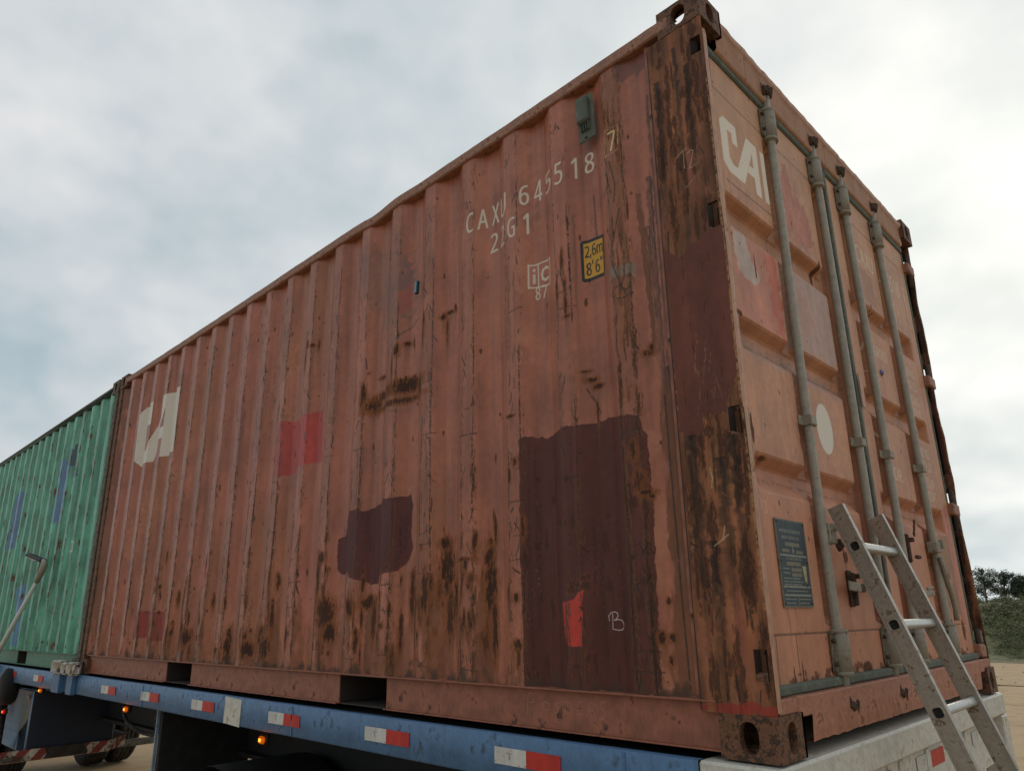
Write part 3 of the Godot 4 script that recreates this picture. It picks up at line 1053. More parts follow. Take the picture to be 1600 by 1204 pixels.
func wall_mesh(from: float, to: float, y0: float, y1: float, ridge: float, pitch: float, last: float, dents: float) -> SurfaceTool:
	var xs := flute_columns(from, to, ridge, pitch)
	var rows := 64
	var st := begin(true)
	var depth := func(x: float) -> float:
		return flute(fposmod(x - ridge, pitch)) if x < last else minf((x - last) / 0.05, 0.6)
	sheet(st, xs.size(), rows, func(i, j):
		var x := xs[i]
		var y: float = y1 + (y0 - y1) * float(j) / (rows - 1)
		var d: float = depth.call(x)
		return Vector3(x, y, -0.010 - 0.038 * d + knock(x, y, y0, y1) * dents),
		func(i, j): return Vector2((xs[i] - from) / (to - from), float(j) / (rows - 1)), null,
		func(i, j):
			var x := xs[i]
			var y: float = y1 + (y0 - y1) * float(j) / (rows - 1)
			var f0: float = depth.call(x - 0.001)
			var f1: float = depth.call(x + 0.001)
			var zx := -0.038 * (f1 - f0) / 0.002 + (knock(x + 0.025, y, y0, y1) - knock(x - 0.025, y, y0, y1)) * dents / 0.05
			var zy := (knock(x, y + 0.03, y0, y1) - knock(x, y - 0.03, y0, y1)) * dents / 0.06
			return Vector3(-zx, -zy, 1.0).normalized())
	return st

func paint_red_side(cv: Canvas) -> void:
	cv.fill(Color8(160, 98, 75), 0.12, 0.11, 98)
	# pinker and browner panels
	rng.seed = 31
	for q in 30:
		var x := rng.randf_range(-6.0, -0.25)
		var y := rng.randf_range(0.2, 2.4)
		var hx := rng.randf_range(0.05, 0.35)
		var hy := rng.randf_range(0.1, 0.7)
		var cc: Color = [Color8(166, 99, 80), Color8(150, 96, 64), Color8(172, 112, 86)][q % 3]
		cv.patch(pv([x - hx, y - hy, x + hx, y - hy, x + hx, y + hy, x - hx, y + hy]), cc, 0.10, 0.5, 0.4)
	# touched-up paint
	cv.patch(pv([-2.98, 1.33, -2.949, 1.538, -2.766, 1.52, -2.70, 1.527, -2.60, 1.522, -2.513, 1.534, -2.492, 1.228, -2.58, 1.232, -2.669, 1.227, -2.80, 1.205, -2.973, 1.198]), Color8(170, 58, 50), 0.008, 0.92, 0.0, 95)
	cv.patch(pv([-2.98, 1.38, -3.085, 1.342, -2.98, 1.25]), Color8(160, 80, 66), 0.012, 0.7)
	cv.patch(pv([-4.918, 0.477, -4.435, 0.469, -4.418, 0.269, -4.70, 0.272, -4.705, 0.292, -4.929, 0.291]), Color8(138, 50, 46), 0.005, 0.9, 0.0, 110)
	cv.patch(pv([-3.81, 0.76, -3.775, 0.77, -3.765, 0.61, -3.80, 0.60]), Color8(186, 50, 50), 0.01, 0.8)
	cv.patch(pv([-2.280, 0.64, -2.285, 0.79, -2.215, 0.80, -2.205, 0.90, -2.166, 0.915, -2.06, 0.918, -2.05, 0.90, -1.94, 0.925, -1.88, 0.93, -1.86, 0.945, -1.78, 0.935, -1.69, 0.945, -1.672, 0.90, -1.685, 0.773, -1.668, 0.70, -1.694, 0.645, -1.753, 0.60, -1.90, 0.585, -1.915, 0.555, -1.978, 0.55, -2.05, 0.575, -2.116, 0.585, -2.125, 0.615, -2.22, 0.61, -2.26, 0.62]), Color8(84, 40, 36), 0.005, 0.97, 0.06, 150)
	cv.patch(pv([-0.959, 1.066, -0.90, 1.070, -0.829, 1.055, -0.731, 1.071, -0.594, 1.064, -0.535, 1.074, -0.45, 1.058, -0.385, 1.049, -0.378, 1.02, -0.362, 0.973, -0.357, 0.884, -0.356, 0.712, -0.363, 0.548, -0.367, 0.351, -0.372, 0.193, -0.391, 0.15, -0.948, 0.15, -0.951, 0.398, -0.961, 0.633, -0.953, 0.877]), Color8(86, 42, 33), 0.006, 0.97, 0.04, 150)
	# brushed streaks and rust breaking through the touch-ups
	for q in 120:
		var x := rng.randf_range(-0.94, -0.40)
		cv.line(pv([x, rng.randf_range(0.5, 1.05), x + rng.randfn() * 0.004, rng.randf_range(0.17, 0.5)]), rng.randf_range(0.004, 0.012), [Color8(92, 52, 45), Color8(62, 33, 30), Color8(84, 50, 48)][q % 3], 0.65, 0.5)
	for q in 50:
		var x := rng.randf_range(-2.24, -1.70)
		cv.line(pv([x, rng.randf_range(0.75, 0.90), x + rng.randfn() * 0.004, rng.randf_range(0.62, 0.72)]), rng.randf_range(0.004, 0.012), [Color8(84, 50, 54), Color8(56, 32, 34)][q % 2], 0.6, 0.5)
	cv.patch(pv([-0.765, 0.437, -0.735, 0.440, -0.707, 0.444, -0.685, 0.468, -0.657, 0.480, -0.664, 0.44, -0.668, 0.383, -0.674, 0.289, -0.755, 0.294, -0.760, 0.363]), Color8(188, 58, 46), 0.004, 0.94, 0.0, 100)
	for q in 20: cv.line(pv([rng.randf_range(-2.95, -2.52), 1.50, rng.randf_range(-2.95, -2.52), 1.25]), 0.008, Color8(150, 62, 54), 0.35, 0.5)
	# grey scuffs round the tag
	cv.patch(pv([-2.20, 2.36, -2.0, 2.30, -1.83, 2.32, -1.72, 2.14, -1.66, 2.015, -1.68, 1.90, -1.80, 1.80, -1.87, 1.66, -1.93, 1.86, -2.05, 1.99, -2.15, 2.13]), Color8(122, 86, 78), 0.10, 0.5, 0.42)
	cv.patch(pv([-1.92, 2.1, -1.72, 2.14, -1.70, 1.95, -1.80, 1.80, -1.90, 1.86]), Color8(108, 78, 76), 0.06, 0.4, 0.4)
	cv.patch(pv([-1.80, 1.99, -1.71, 2.03, -1.70, 1.90, -1.78, 1.86]), Color8(166, 78, 58), 0.03, 0.55, 0.35)
	cv.line(pv([-1.88, 1.63, -1.86, 1.69, -1.80, 1.745, -1.70, 1.79, -1.66, 1.82]), 0.008, Color8(92, 64, 60), 0.7, 0.3)
	# faint welds between the sheets
	for x: float in [-1.40, -2.66, -3.92, -5.18]:
		cv.line(pv([x, 0.17, x, 2.5]), 0.004, Color8(120, 80, 68), 0.35, 0.35, 60)
	# chips along the edges of every outward flat
	rng.seed = 77
	for k in 21:
		var wild := rng.randf_range(0.55, 1.15) if k > 0 else 1.5
		for e in 2:
			var ex := RIDGE0 - PITCH * k + 0.072 * e
			var i0 := int(cv.X(ex - 0.022))
			var i1 := int(cv.X(ex + 0.022))
			if i1 < 0 or i0 >= cv.w: continue
			for j in cv.h:
				var y := cv.y1 - (j + 0.5) / cv.h * (cv.y1 - cv.y0)
				var big: float = coarse[((int(y * 260.0) + k * 91) & 511) << 9 | ((k * 57 + e * 200) & 511)] / 255.0
				var amount := (0.16 + 0.22 * smoothstep(1.5, 0.35, y)) * wild + (big - 0.5) * 0.42
				if amount <= 0.02: continue
				for i in range(maxi(i0, 0), mini(i1 + 1, cv.w)):
					var x := cv.x0 + (i + 0.5) / cv.w * (cv.x1 - cv.x0)
					var d := absf(x - ex) / 0.022
					var n: float = fine[((int(y * 260.0) + k * 40) & 511) << 9 | ((int(x * 1900.0) + e * 60) & 511)] / 255.0 * 0.6 + fine[((int(y * 900.0) + k * 71) & 511) << 9 | ((int(x * 2800.0) + e * 90) & 511)] / 255.0 * 0.4
					var v := n + amount * (1.0 - d * 0.75) - 0.70
					if v <= 0.0: continue
					var a := minf(v * 7.0, 1.0) * 0.88
					var kk := clampf((v - 0.10) * 5.0, 0.0, 1.0)
					var t := j * cv.w + i
					cv.mix(t, 116.0 - 46.0 * kk, 78.0 - 30.0 * kk, 55.0 - 17.0 * kk, a)
					cv.m[t] = int(cv.m[t] + (220 - cv.m[t]) * a)
					cv.g[t] = int(cv.g[t] + (100 + n * 30.0 - cv.g[t]) * a)
	# small knocks scattered over the sheets
	for q in 420:
		var x := rng.randf_range(-6.0, -0.24)
		var y := 0.18 + 2.25 * pow(rng.randf(), 1.5)
		var s := rng.randf_range(0.002, 0.007)
		cv.blot(x, y, s, s * rng.randf_range(0.8, 4.0), 0.75, 1.4, q * 17)
	# long scabs that eat down the lower third
	for q in 150:
		var k := rng.randi_range(2, 15)
		var x := RIDGE0 - PITCH * k + rng.randf_range(-0.03, 0.13)
		var y := rng.randf_range(0.18, 0.30) + absf(rng.randfn()) * 0.22
		if k < 3 and x > -0.97: continue
		var ry := rng.randf_range(0.012, 0.07)
		var rw := rng.randf_range(0.004, 0.016)
		cv.blot(x, y - ry * 0.3, rw * 1.8, ry * 1.4, 0.5, 1.0, q * 13, 2.4)
		cv.blot(x, y, rw, ry, 0.85, 1.4, q * 29)
		if q % 3 == 0: cv.run(x, y - ry * 0.6, rng.randf_range(0.05, 0.25), rng.randf_range(0.006, 0.02), 0.5)
	# scraped ribs: long thin edge lines, short scratches, ticks, brown smears
	rng.seed = 123
	var rough_ribs := {0: 1.0, 2: 0.5, 4: 1.0, 7: 1.0, 5: 0.6, 9: 0.6, 10: 0.5, 11: 0.6, 13: 0.6, 15: 0.9, 16: 0.5}
	for k in 20:
		var rx := RIDGE0 - PITCH * k
		var heavy: float = rough_ribs.get(k, 0.26)
		var far_scale := 1.0 if k < 8 else 1.2
		if heavy > 0.55:
			for q in 9:
				var y := rng.randf_range(0.3, 2.3)
				var hh := rng.randf_range(0.08, 0.3)
				if rx > -0.97 and y - hh < 1.1 or rx > -2.3 and rx < -1.6 and y - hh < 0.98 and y + hh > 0.5: continue
				cv.patch(pv([rx - 0.004, y + hh, rx + 0.07, y + hh, rx + 0.074, y - hh, rx, y - hh]), Color8(138, 84, 56), 0.012, 0.5, 0.52)
		for e in 2:
			for q in int(3 + heavy * 7):
				var y := 0.35 + 2.05 * rng.randf()
				var x := rx + 0.072 * e + rng.randfn() * 0.003
				cv.line(pv([x, y, x + rng.randfn() * 0.003, y - rng.randf_range(0.04, 0.2), x, y - rng.randf_range(0.2, 0.5)]), rng.randf_range(0.0025, 0.0055) * far_scale, Color8(58, 38, 28), 0.92, 0.42, -40)
		for q in int(10 + heavy * 42):
			var y := 0.2 + 2.2 * pow(rng.randf(), 1.15)
			var x := rx + rng.randf_range(-0.006, 0.080)
			var l := rng.randf_range(0.008, 0.06)
			var dx := rng.randfn() * 0.012
			cv.line(pv([x, y, x + dx * 0.3 + 0.002, y - l * 0.5, x + dx, y - l]), rng.randf_range(0.0025, 0.006) * far_scale, Color8(56, 37, 28), 0.95, 0.2, -45)
		for q in int(2 + heavy * 5):
			var y := 0.2 + 1.5 * pow(rng.randf(), 1.6)
			cv.line(pv([rx + rng.randf_range(-0.03, 0.03), y, rx + rng.randf_range(0.04, 0.10), y + rng.randfn() * 0.006]), rng.randf_range(0.003, 0.006), Color8(68, 45, 34), 0.8, 0.25, -45)
	for q in 110:
		var k := rng.randi_range(0, 19)
		if k < 2 and rng.randf() < 0.3: continue
		cv.run(RIDGE0 - PITCH * k + rng.randf_range(-0.02, 0.10), rng.randf_range(0.7, 2.35), rng.randf_range(0.25, 1.1), rng.randf_range(0.004, 0.013), rng.randf_range(0.25, 0.65), [Color8(116, 72, 44), Color8(98, 62, 42), Color8(132, 84, 50)][q % 3])
	# rust-washed paint along the foot of the wall
	for q in 90:
		var x := rng.randf_range(-4.7, -0.98) if q % 9 else rng.randf_range(-6.0, -4.7)
		var wx := rng.randf_range(0.012, 0.05)
		var top := rng.randf_range(0.24, 0.62)
		cv.patch(pv([x - wx, 0.15, x - wx * 0.8, top * 0.7, x, top, x + wx * 0.7, top * 0.8, x + wx, 0.15]), [Color8(138, 86, 54), Color8(120, 76, 52), Color8(108, 68, 46)][q % 3], 0.012, 0.5, 0.40)
	cv.patch(pv([-6.1, 2.5, -5.90, 2.5, -5.84, 0.15, -6.1, 0.15]), Color8(112, 72, 50), 0.02, 0.7, 0.3)
	# the big ones
	for b: Array in [
		[-1.42, 0.60, 0.040, 0.13, 1.0], [-1.43, 0.70, 0.030, 0.03, 1.0], [-1.36, 0.47, 0.02, 0.10, 1.0], [-1.40, 0.40, 0.030, 0.10, 0.8],
		[-1.16, 0.60, 0.022, 0.10, 1.0], [-1.15, 0.50, 0.030, 0.12, 1.0], [-1.135, 0.35, 0.018, 0.13, 0.9], [-1.13, 0.73, 0.010, 0.06, 0.9],
		[-1.28, 0.62, 0.055, 0.008, 0.9], [-1.27, 0.60, 0.012, 0.03, 0.9], [-1.24, 0.545, 0.020, 0.022, 0.6],
		[-2.34, 0.42, 0.06, 0.10, 0.9], [-2.30, 0.33, 0.04, 0.05, 1.0], [-2.40, 0.62, 0.014, 0.12, 0.9], [-2.38, 0.70, 0.03, 0.03, 0.9],
		[-2.10, 0.45, 0.03, 0.05, 1.0], [-1.98, 0.47, 0.05, 0.035, 1.0], [-1.95, 0.38, 0.02, 0.10, 0.8], [-1.90, 0.30, 0.02, 0.05, 0.9], [-2.05, 0.30, 0.012, 0.06, 0.9],
		[-1.66, 0.50, 0.02, 0.12, 0.9], [-1.62, 0.40, 0.016, 0.16, 0.9], [-1.73, 0.34, 0.010, 0.09, 0.9], [-1.53, 0.50, 0.028, 0.10, 0.9],
		[-3.00, 0.30, 0.07, 0.08, 1.0], [-2.93, 0.25, 0.05, 0.07, 1.0], [-2.72, 0.33, 0.012, 0.12, 1.0], [-3.15, 0.24, 0.05, 0.05, 1.0], [-3.02, 0.46, 0.014, 0.10, 0.9], [-2.88, 0.42, 0.012, 0.09, 0.9],
		[-3.42, 0.26, 0.022, 0.10, 1.0], [-3.55, 0.22, 0.05, 0.03, 1.0], [-4.08, 0.33, 0.03, 0.10, 1.0], [-4.02, 0.30, 0.05, 0.05, 1.0], [-4.10, 0.52, 0.02, 0.12, 0.9], [-5.55, 0.24, 0.03, 0.06, 1.0],
		[-2.07, 1.50, 0.02, 0.08, 1.0], [-2.0, 1.44, 0.05, 0.05, 0.95], [-1.88, 1.48, 0.12, 0.03, 0.85], [-1.72, 1.485, 0.12, 0.045, 1.0], [-1.80, 1.41, 0.20, 0.016, 0.8], [-1.62, 1.46, 0.03, 0.06, 1.0], [-1.95, 1.58, 0.03, 0.010, 0.8],
		[-1.79, 1.68, 0.018, 0.035, 1.0], [-1.73, 1.70, 0.02, 0.014, 1.0], [-1.82, 1.60, 0.006, 0.08, 0.7], [-1.69, 1.70, 0.005, 0.03, 0.8], [-1.58, 1.76, 0.014, 0.06, 1.0], [-1.585, 1.69, 0.012, 0.05, 0.8],
		[-2.62, 1.94, 0.02, 0.012, 1.0], [-2.67, 1.96, 0.010, 0.03, 0.9], [-2.58, 1.94, 0.006, 0.04, 0.9], [-2.68, 1.86, 0.006, 0.07, 0.8],
		[-1.46, 1.76, 0.012, 0.016, 1.0], [-1.42, 1.775, 0.025, 0.010, 0.9], [-1.385, 1.785, 0.008, 0.02, 0.9], [-1.44, 1.70, 0.005, 0.07, 0.7],
		[-0.945, 0.72, 0.010, 0.05, 0.9], [-1.0, 1.17, 0.022, 0.007, 0.9], [-0.98, 0.98, 0.012, 0.02, 0.8], [-0.985, 0.46, 0.012, 0.02, 1.0], [-0.98, 0.29, 0.024, 0.022, 1.0], [-0.975, 0.24, 0.010, 0.04, 0.7],
		[-0.69, 1.56, 0.008, 0.045, 1.0], [-0.685, 1.51, 0.016, 0.007, 0.9], [-0.69, 1.66, 0.006, 0.05, 0.8], [-0.73, 1.63, 0.005, 0.05, 0.7], [-0.70, 1.76, 0.007, 0.05, 0.8],
		[-0.60, 1.235, 0.03, 0.010, 1.0], [-0.575, 1.205, 0.022, 0.012, 1.0], [-0.585, 1.11, 0.006, 0.05, 0.8], [-0.62, 1.27, 0.02, 0.005, 0.8],
		[-0.335, 1.265, 0.020, 0.014, 1.0], [-0.325, 1.285, 0.010, 0.016, 1.0], [-0.355, 0.32, 0.014, 0.022, 1.0], [-0.325, 0.32, 0.011, 0.016, 1.0], [-0.335, 0.25, 0.006, 0.02, 1.0], [-0.33, 0.43, 0.006, 0.012, 0.9],
		[-0.415, 0.93, 0.014, 0.04, 0.8], [-0.40, 0.82, 0.02, 0.05, 0.7], [-0.375, 0.78, 0.03, 0.010, 0.9], [-0.36, 0.765, 0.010, 0.012, 1.0]]:
		cv.blot(b[0], b[1] - b[3] * 0.15, b[2] * 1.7 + 0.003, b[3] * 1.25 + 0.004, 0.6, 0.9, int(absf(b[0]) * 300.0), 2.4)
		cv.blot(b[0], b[1], b[2], b[3], b[4], 1.1, int(absf(b[0]) * 700.0), 0.35)
		cv.run(b[0], b[1] - b[3] * 0.7, 0.08 + b[3] * 1.3, b[2] * 0.7 + 0.004, 0.55)
	# scratched and rusted strip next to the door post
	for q in 26:
		var x := -0.42 + rng.randfn() * 0.018
		var y := rng.randf_range(1.1, 2.42)
		cv.blot(x, y, rng.randf_range(0.003, 0.010), rng.randf_range(0.03, 0.13), 0.8, 1.6, q * 41)
	for x: float in [-0.45, -0.425, -0.40, -0.385]:
		cv.run(x, 2.46, 1.5, 0.014, 0.75, Color8(126, 84, 50))
	for a: Array in [[-0.262, 2.3, 2.1, 0.012, 0.9], [-0.29, 1.95, 1.8, 0.014, 0.8], [-0.31, 1.75, 0.6, 0.010, 0.9], [-0.275, 1.2, 1.05, 0.02, 0.9], [-0.30, 0.75, 0.6, 0.012, 0.6]]:
		cv.run(a[0], a[1], a[2], a[3], a[4], Color8(76, 50, 34))
		cv.run(a[0] + 0.01, a[1], a[2], a[3] * 0.4, a[4], Color8(44, 32, 26))
	cv.patch(pv([-0.30, 1.35, -0.275, 1.35, -0.245, 0.9, -0.228, 0.155, -0.335, 0.155, -0.318, 0.6, -0.315, 1.0]), Color8(112, 68, 44), 0.007, 0.75, 0.36, 150)
	cv.patch(pv([-0.345, 1.9, -0.325, 1.9, -0.30, 1.28, -0.32, 1.28]), Color8(108, 66, 42), 0.006, 0.8, 0.36, 150)
	cv.patch(pv([-0.445, 2.45, -0.392, 2.45, -0.385, 1.10, -0.44, 1.10]), Color8(136, 86, 56), 0.008, 0.6, 0.40, 150)
	for f: Array in [[-0.262, 1.6, -0.250, 0.9, -0.240, 0.17], [-0.29, 1.1, -0.285, 0.5, -0.28, 0.17], [-0.247, 2.3, -0.247, 1.5]]:
		cv.line(pv(f), 0.006, Color8(52, 38, 30), 0.8, 0.25, -30)
	# dirt on the dark red patch
	for q in 34: cv.blot(rng.randf_range(-0.95, -0.40), rng.randf_range(0.2, 0.95), rng.randf_range(0.004, 0.016), rng.randf_range(0.006, 0.05), 0.55, 1.5, q * 47, -0.2)
	# grey tape residue and its scratches
	cv.patch(pv([-0.475, 1.63, -0.412, 1.628, -0.353, 1.612, -0.357, 1.572, -0.422, 1.583, -0.474, 1.590, -0.50, 1.56]), Color8(128, 118, 104), 0.012, 0.75, 0.40)
	for p: Array in [[-0.46, 1.66, -0.42, 1.54, -0.40, 1.50], [-0.40, 1.68, -0.405, 1.58, -0.43, 1.52], [-0.45, 1.545, -0.43, 1.55, -0.40, 1.52, -0.38, 1.53], [-0.44, 1.50, -0.41, 1.495, -0.375, 1.505], [-0.46, 2.04, -0.44, 1.94], [-0.44, 2.08, -0.42, 1.97, -0.43, 1.90], [-0.41, 1.86, -0.45, 1.72], [-0.70, 1.80, -0.71, 1.70, -0.69, 1.62], [-0.72, 1.72, -0.74, 1.62], [-2.09, 1.22, -2.08, 0.95], [-0.55, 2.0, -0.545, 1.7], [-0.62, 1.20, -0.57, 1.10]]:
		cv.line(pv(p), 0.006, Color8(66, 46, 36), 0.85, 0.30, -40)
	# dirt and rust along the bottom weld, shadow-free purple overspray at the top right
	for i in cv.w:
		for j in range(int(cv.Y(0.235)), cv.h):
			var y := cv.y1 - (j + 0.5) / cv.h * (cv.y1 - cv.y0)
			var n: float = fine[((int(y * 160.0)) & 511) << 9 | (int((cv.x0 + float(i) / cv.w * (cv.x1 - cv.x0)) * 240.0) & 511)] / 255.0
			var v := n - 0.42 - (y - 0.165) * 6.0
			if v > 0.0: cv.mix(j * cv.w + i, 74, 54, 42, minf(v * 3.0, 0.85))
	cv.patch(pv([-0.40, 2.53, -0.40, 2.43, -0.36, 2.41, -0.31, 2.43, -0.30, 2.40, -0.25, 2.44, -0.24, 2.53]), Color8(98, 60, 54), 0.01, 0.6, 0.2)
	# lettering
	var ink := Color8(206, 196, 176)
	for a: Array in [["C", -1.272, -1.223, 2.108, 2.210], ["A", -1.207, -1.158, 2.110, 2.213], ["X", -1.136, -1.087, 2.110, 2.214], ["U", -1.066, -1.008, 2.106, 2.212],
		["6", -0.933, -0.892, 2.110, 2.207], ["4", -0.870, -0.822, 2.106, 2.209], ["5", -0.801, -0.748, 2.112, 2.210], ["5", -0.722, -0.677, 2.106, 2.206], ["1", -0.641, -0.618, 2.103, 2.204], ["8", -0.589, -0.539, 2.110, 2.202],
		["2", -1.145, -1.096, 1.972, 2.066], ["2", -1.070, -1.026, 1.966, 2.066], ["G", -1.000, -0.954, 1.972, 2.068], ["1", -0.918, -0.895, 1.966, 2.067]]:
		letter(cv, a[0], a[1], a[2], a[3], a[4], ink, 0.95, 0.10)
	var cream := Color8(214, 190, 142)
	for f: Array in [[-0.458, 2.222, -0.392, 2.226], [-0.392, 2.226, -0.397, 2.114], [-0.462, 2.110, -0.397, 2.114], [-0.458, 2.222, -0.462, 2.110]]:
		cv.line(pv(f), 0.005, cream, 0.6, 0.52)
	letter(cv, "7", -0.442, -0.404, 2.122, 2.210, cream, 0.9, 0.26)
	letter(cv, "R", -0.575, -0.545, 1.842, 1.900, Color8(118, 84, 72), 0.45, 0.40)
	for f: Array in [[-0.902, 1.815, -0.787, 1.810], [-0.787, 1.813, -0.791, 1.697], [-0.791, 1.698, -0.903, 1.713], [-0.903, 1.711, -0.902, 1.818], [-0.860, 1.813, -0.860, 1.708]]:
		cv.line(pv(f), 0.007, ink, 0.95, 0.08)
	cv.line(pv([-0.881, 1.768, -0.881, 1.732]), 0.011, ink, 0.95)
	cv.line(pv([-0.881, 1.793, -0.881, 1.788]), 0.011, ink, 0.95)
	cv.line(pv([-0.803, 1.776, -0.817, 1.783, -0.833, 1.776, -0.840, 1.758, -0.836, 1.738, -0.822, 1.727, -0.803, 1.733]), 0.011, ink, 0.95)
	letter(cv, "8", -0.879, -0.851, 1.651, 1.708, ink, 0.95, 0.05)
	letter(cv, "7", -0.842, -0.814, 1.649, 1.704, ink, 0.95, 0.05)
	# the yellow height plate
	poly(cv, pv([-0.613, 1.816, -0.516, 1.811, -0.508, 1.804, -0.514, 1.645, -0.522, 1.636, -0.613, 1.637, -0.621, 1.645, -0.621, 1.808]), Color8(34, 32, 30), 0.97)
	poly(cv, pv([-0.610, 1.803, -0.518, 1.799, -0.522, 1.650, -0.611, 1.651]), Color8(206, 152, 46), 0.97)
	var black := Color8(32, 30, 28)
	letter(cv, "2,6m", -0.606, -0.522, 1.732, 1.790, black, 0.97)
	letter(cv, "8", -0.604, -0.581, 1.662, 1.716, black, 0.97)
	letter(cv, "6", -0.562, -0.540, 1.662, 1.716, black, 0.97)
	cv.line(pv([-0.573, 1.721, -0.574, 1.708]), 0.005, black, 0.97)
	cv.line(pv([-0.534, 1.722, -0.535, 1.709]), 0.004, black, 0.97)
	cv.line(pv([-0.527, 1.722, -0.528, 1.709]), 0.004, black, 0.97)
	emblem(cv, -5.462, -4.59, 1.645, 2.165, Color8(212, 206, 190), 0.12)
	# chalk
	var chalk := Color8(206, 200, 194)
	cv.line(pv([-0.581, 0.372, -0.583, 0.388, -0.574, 0.398, -0.558, 0.402, -0.546, 0.397, -0.545, 0.388, -0.552, 0.379, -0.561, 0.374, -0.545, 0.377, -0.531, 0.374, -0.522, 0.364, -0.522, 0.352, -0.530, 0.344, -0.545, 0.342, -0.569, 0.346, -0.566, 0.396]), 0.003, chalk, 0.9, 0.15)
	for b: Array in [[-0.66, 0.52], [-0.70, 0.50], [-0.72, 0.48]]: cv.blot(b[0], b[1], 0.03, 0.02, 0.5, 1.3, 9)

func paint_post(cv: Canvas) -> void:
	cv.fill(Color8(124, 79, 53), 0.35, 0.30, 190)
	rng.seed = 5
	for q in 70:        # old paint that still holds
		cv.blot(rng.randf_range(-0.24, 0.0), rng.randf_range(0.12, 2.45), rng.randf_range(0.006, 0.02), rng.randf_range(0.03, 0.2), 0.0, 1.0, q)
		var x := rng.randf_range(-0.23, -0.01)
		var y := rng.randf_range(0.12, 2.4)
		var wx := rng.randf_range(0.004, 0.016)
		var hy := rng.randf_range(0.03, 0.18)
		cv.patch(pv([x - wx, y, x, y - hy, x + wx, y, x, y + hy]), [Color8(148, 94, 70), Color8(140, 98, 64), Color8(136, 86, 72)][q % 3], 0.012, 0.6, 0.35)
	for q in 130:
		var y := rng.randf_range(0.12, 2.45)
		if y > 1.02 and y < 1.62 and q % 5: continue
		var x := rng.randf_range(-0.235, 0.0)
		cv.blot(x, y, rng.randf_range(0.004, 0.022), rng.randf_range(0.015, 0.14), 0.7, 1.5, q * 37, 0.25)
	for a: Array in [[-0.205, 2.3, 0.75, 0.016], [-0.12, 2.40, 0.8, 0.012], [-0.075, 2.30, 0.5, 0.016], [-0.19, 1.0, 0.95, 0.024], [-0.09, 0.85, 0.6, 0.026], [-0.045, 0.92, 0.7, 0.018], [-0.14, 0.6, 0.45, 0.02]]:
		cv.run(a[0], a[1], a[2], a[3], 0.9, Color8(42, 32, 27))
	for q in 60:
		var x := rng.randf_range(-0.22, -0.005)
		var y := rng.randf_range(0.15, 2.4)
		cv.line(pv([x, y, x + rng.randfn() * 0.01, y - rng.randf_range(0.01, 0.09)]), rng.randf_range(0.002, 0.006), [Color8(44, 33, 28), Color8(150, 88, 58), Color8(60, 42, 33)][q % 3], 0.8, 0.3, -40)
	# dark red touch-up in the middle
	cv.patch(pv([-0.232, 1.63, -0.17, 1.56, -0.10, 1.60, -0.03, 1.64, -0.004, 1.60, -0.004, 1.14, -0.03, 1.05, -0.06, 0.98, -0.12, 1.00, -0.16, 0.93, -0.232, 0.95]), Color8(104, 56, 44), 0.012, 0.93, 0.10, 165)
	for q in 14:
		var x := rng.randf_range(-0.17, -0.07)
		var y := rng.randf_range(1.08, 1.32)
		cv.line(pv([x, y, x + rng.randfn() * 0.01, y - rng.randf_range(0.02, 0.09)]), 0.004, Color8(148, 122, 98), 0.5, 0.45)
	for q in 16: cv.blot(rng.randf_range(-0.20, -0.02), rng.randf_range(1.0, 1.6), 0.004, rng.randf_range(0.02, 0.09), 0.5, 1.5, q * 53)
	# worn bright edge, scratches, chalk
	cv.line(pv([-0.004, 2.2, -0.004, 0.4]), 0.006, Color8(170, 140, 96), 0.8, 0.42)
	for p: Array in [[-0.14, 0.585, -0.115, 0.60, -0.09, 0.615], [-0.13, 0.82, -0.125, 0.79, -0.13, 0.76], [-0.10, 0.64, -0.11, 0.60]]:
		cv.line(pv(p), 0.004, Color8(188, 168, 128), 0.8, 0.25)
	var chalk := Color8(190, 164, 148)
	cv.line(pv([-0.150, 1.941, -0.128, 1.955, -0.107, 1.963]), 0.003, chalk, 0.85, 0.2)
	cv.line(pv([-0.119, 1.956, -0.120, 1.886]), 0.003, chalk, 0.85, 0.2)
	cv.line(pv([-0.103, 1.938, -0.090, 1.946, -0.080, 1.938, -0.088, 1.912, -0.101, 1.877, -0.073, 1.879]), 0.003, chalk, 0.85, 0.2)
	cv.line(pv([-0.084, 1.832, -0.120, 1.809]), 0.003, chalk, 0.85, 0.3)
	# raw red at the foot
	cv.patch(pv([-0.24, 0.118, -0.24, 0.134, -0.14, 0.142, -0.11, 0.148, -0.06, 0.152, -0.03, 0.146, 0.0, 0.150, 0.0, 0.118]), Color8(146, 52, 42), 0.010, 0.75, 0.36)
	for q in 18: cv.patch(pv([-0.2 + 0.011 * q, 0.2 + rng.randf() * 0.3, -0.196 + 0.011 * q, 0.25 + rng.randf() * 0.3, -0.19 + 0.011 * q, 0.2 + rng.randf() * 0.3]), Color8(168, 84, 62), 0.006, 0.5, 0.45)

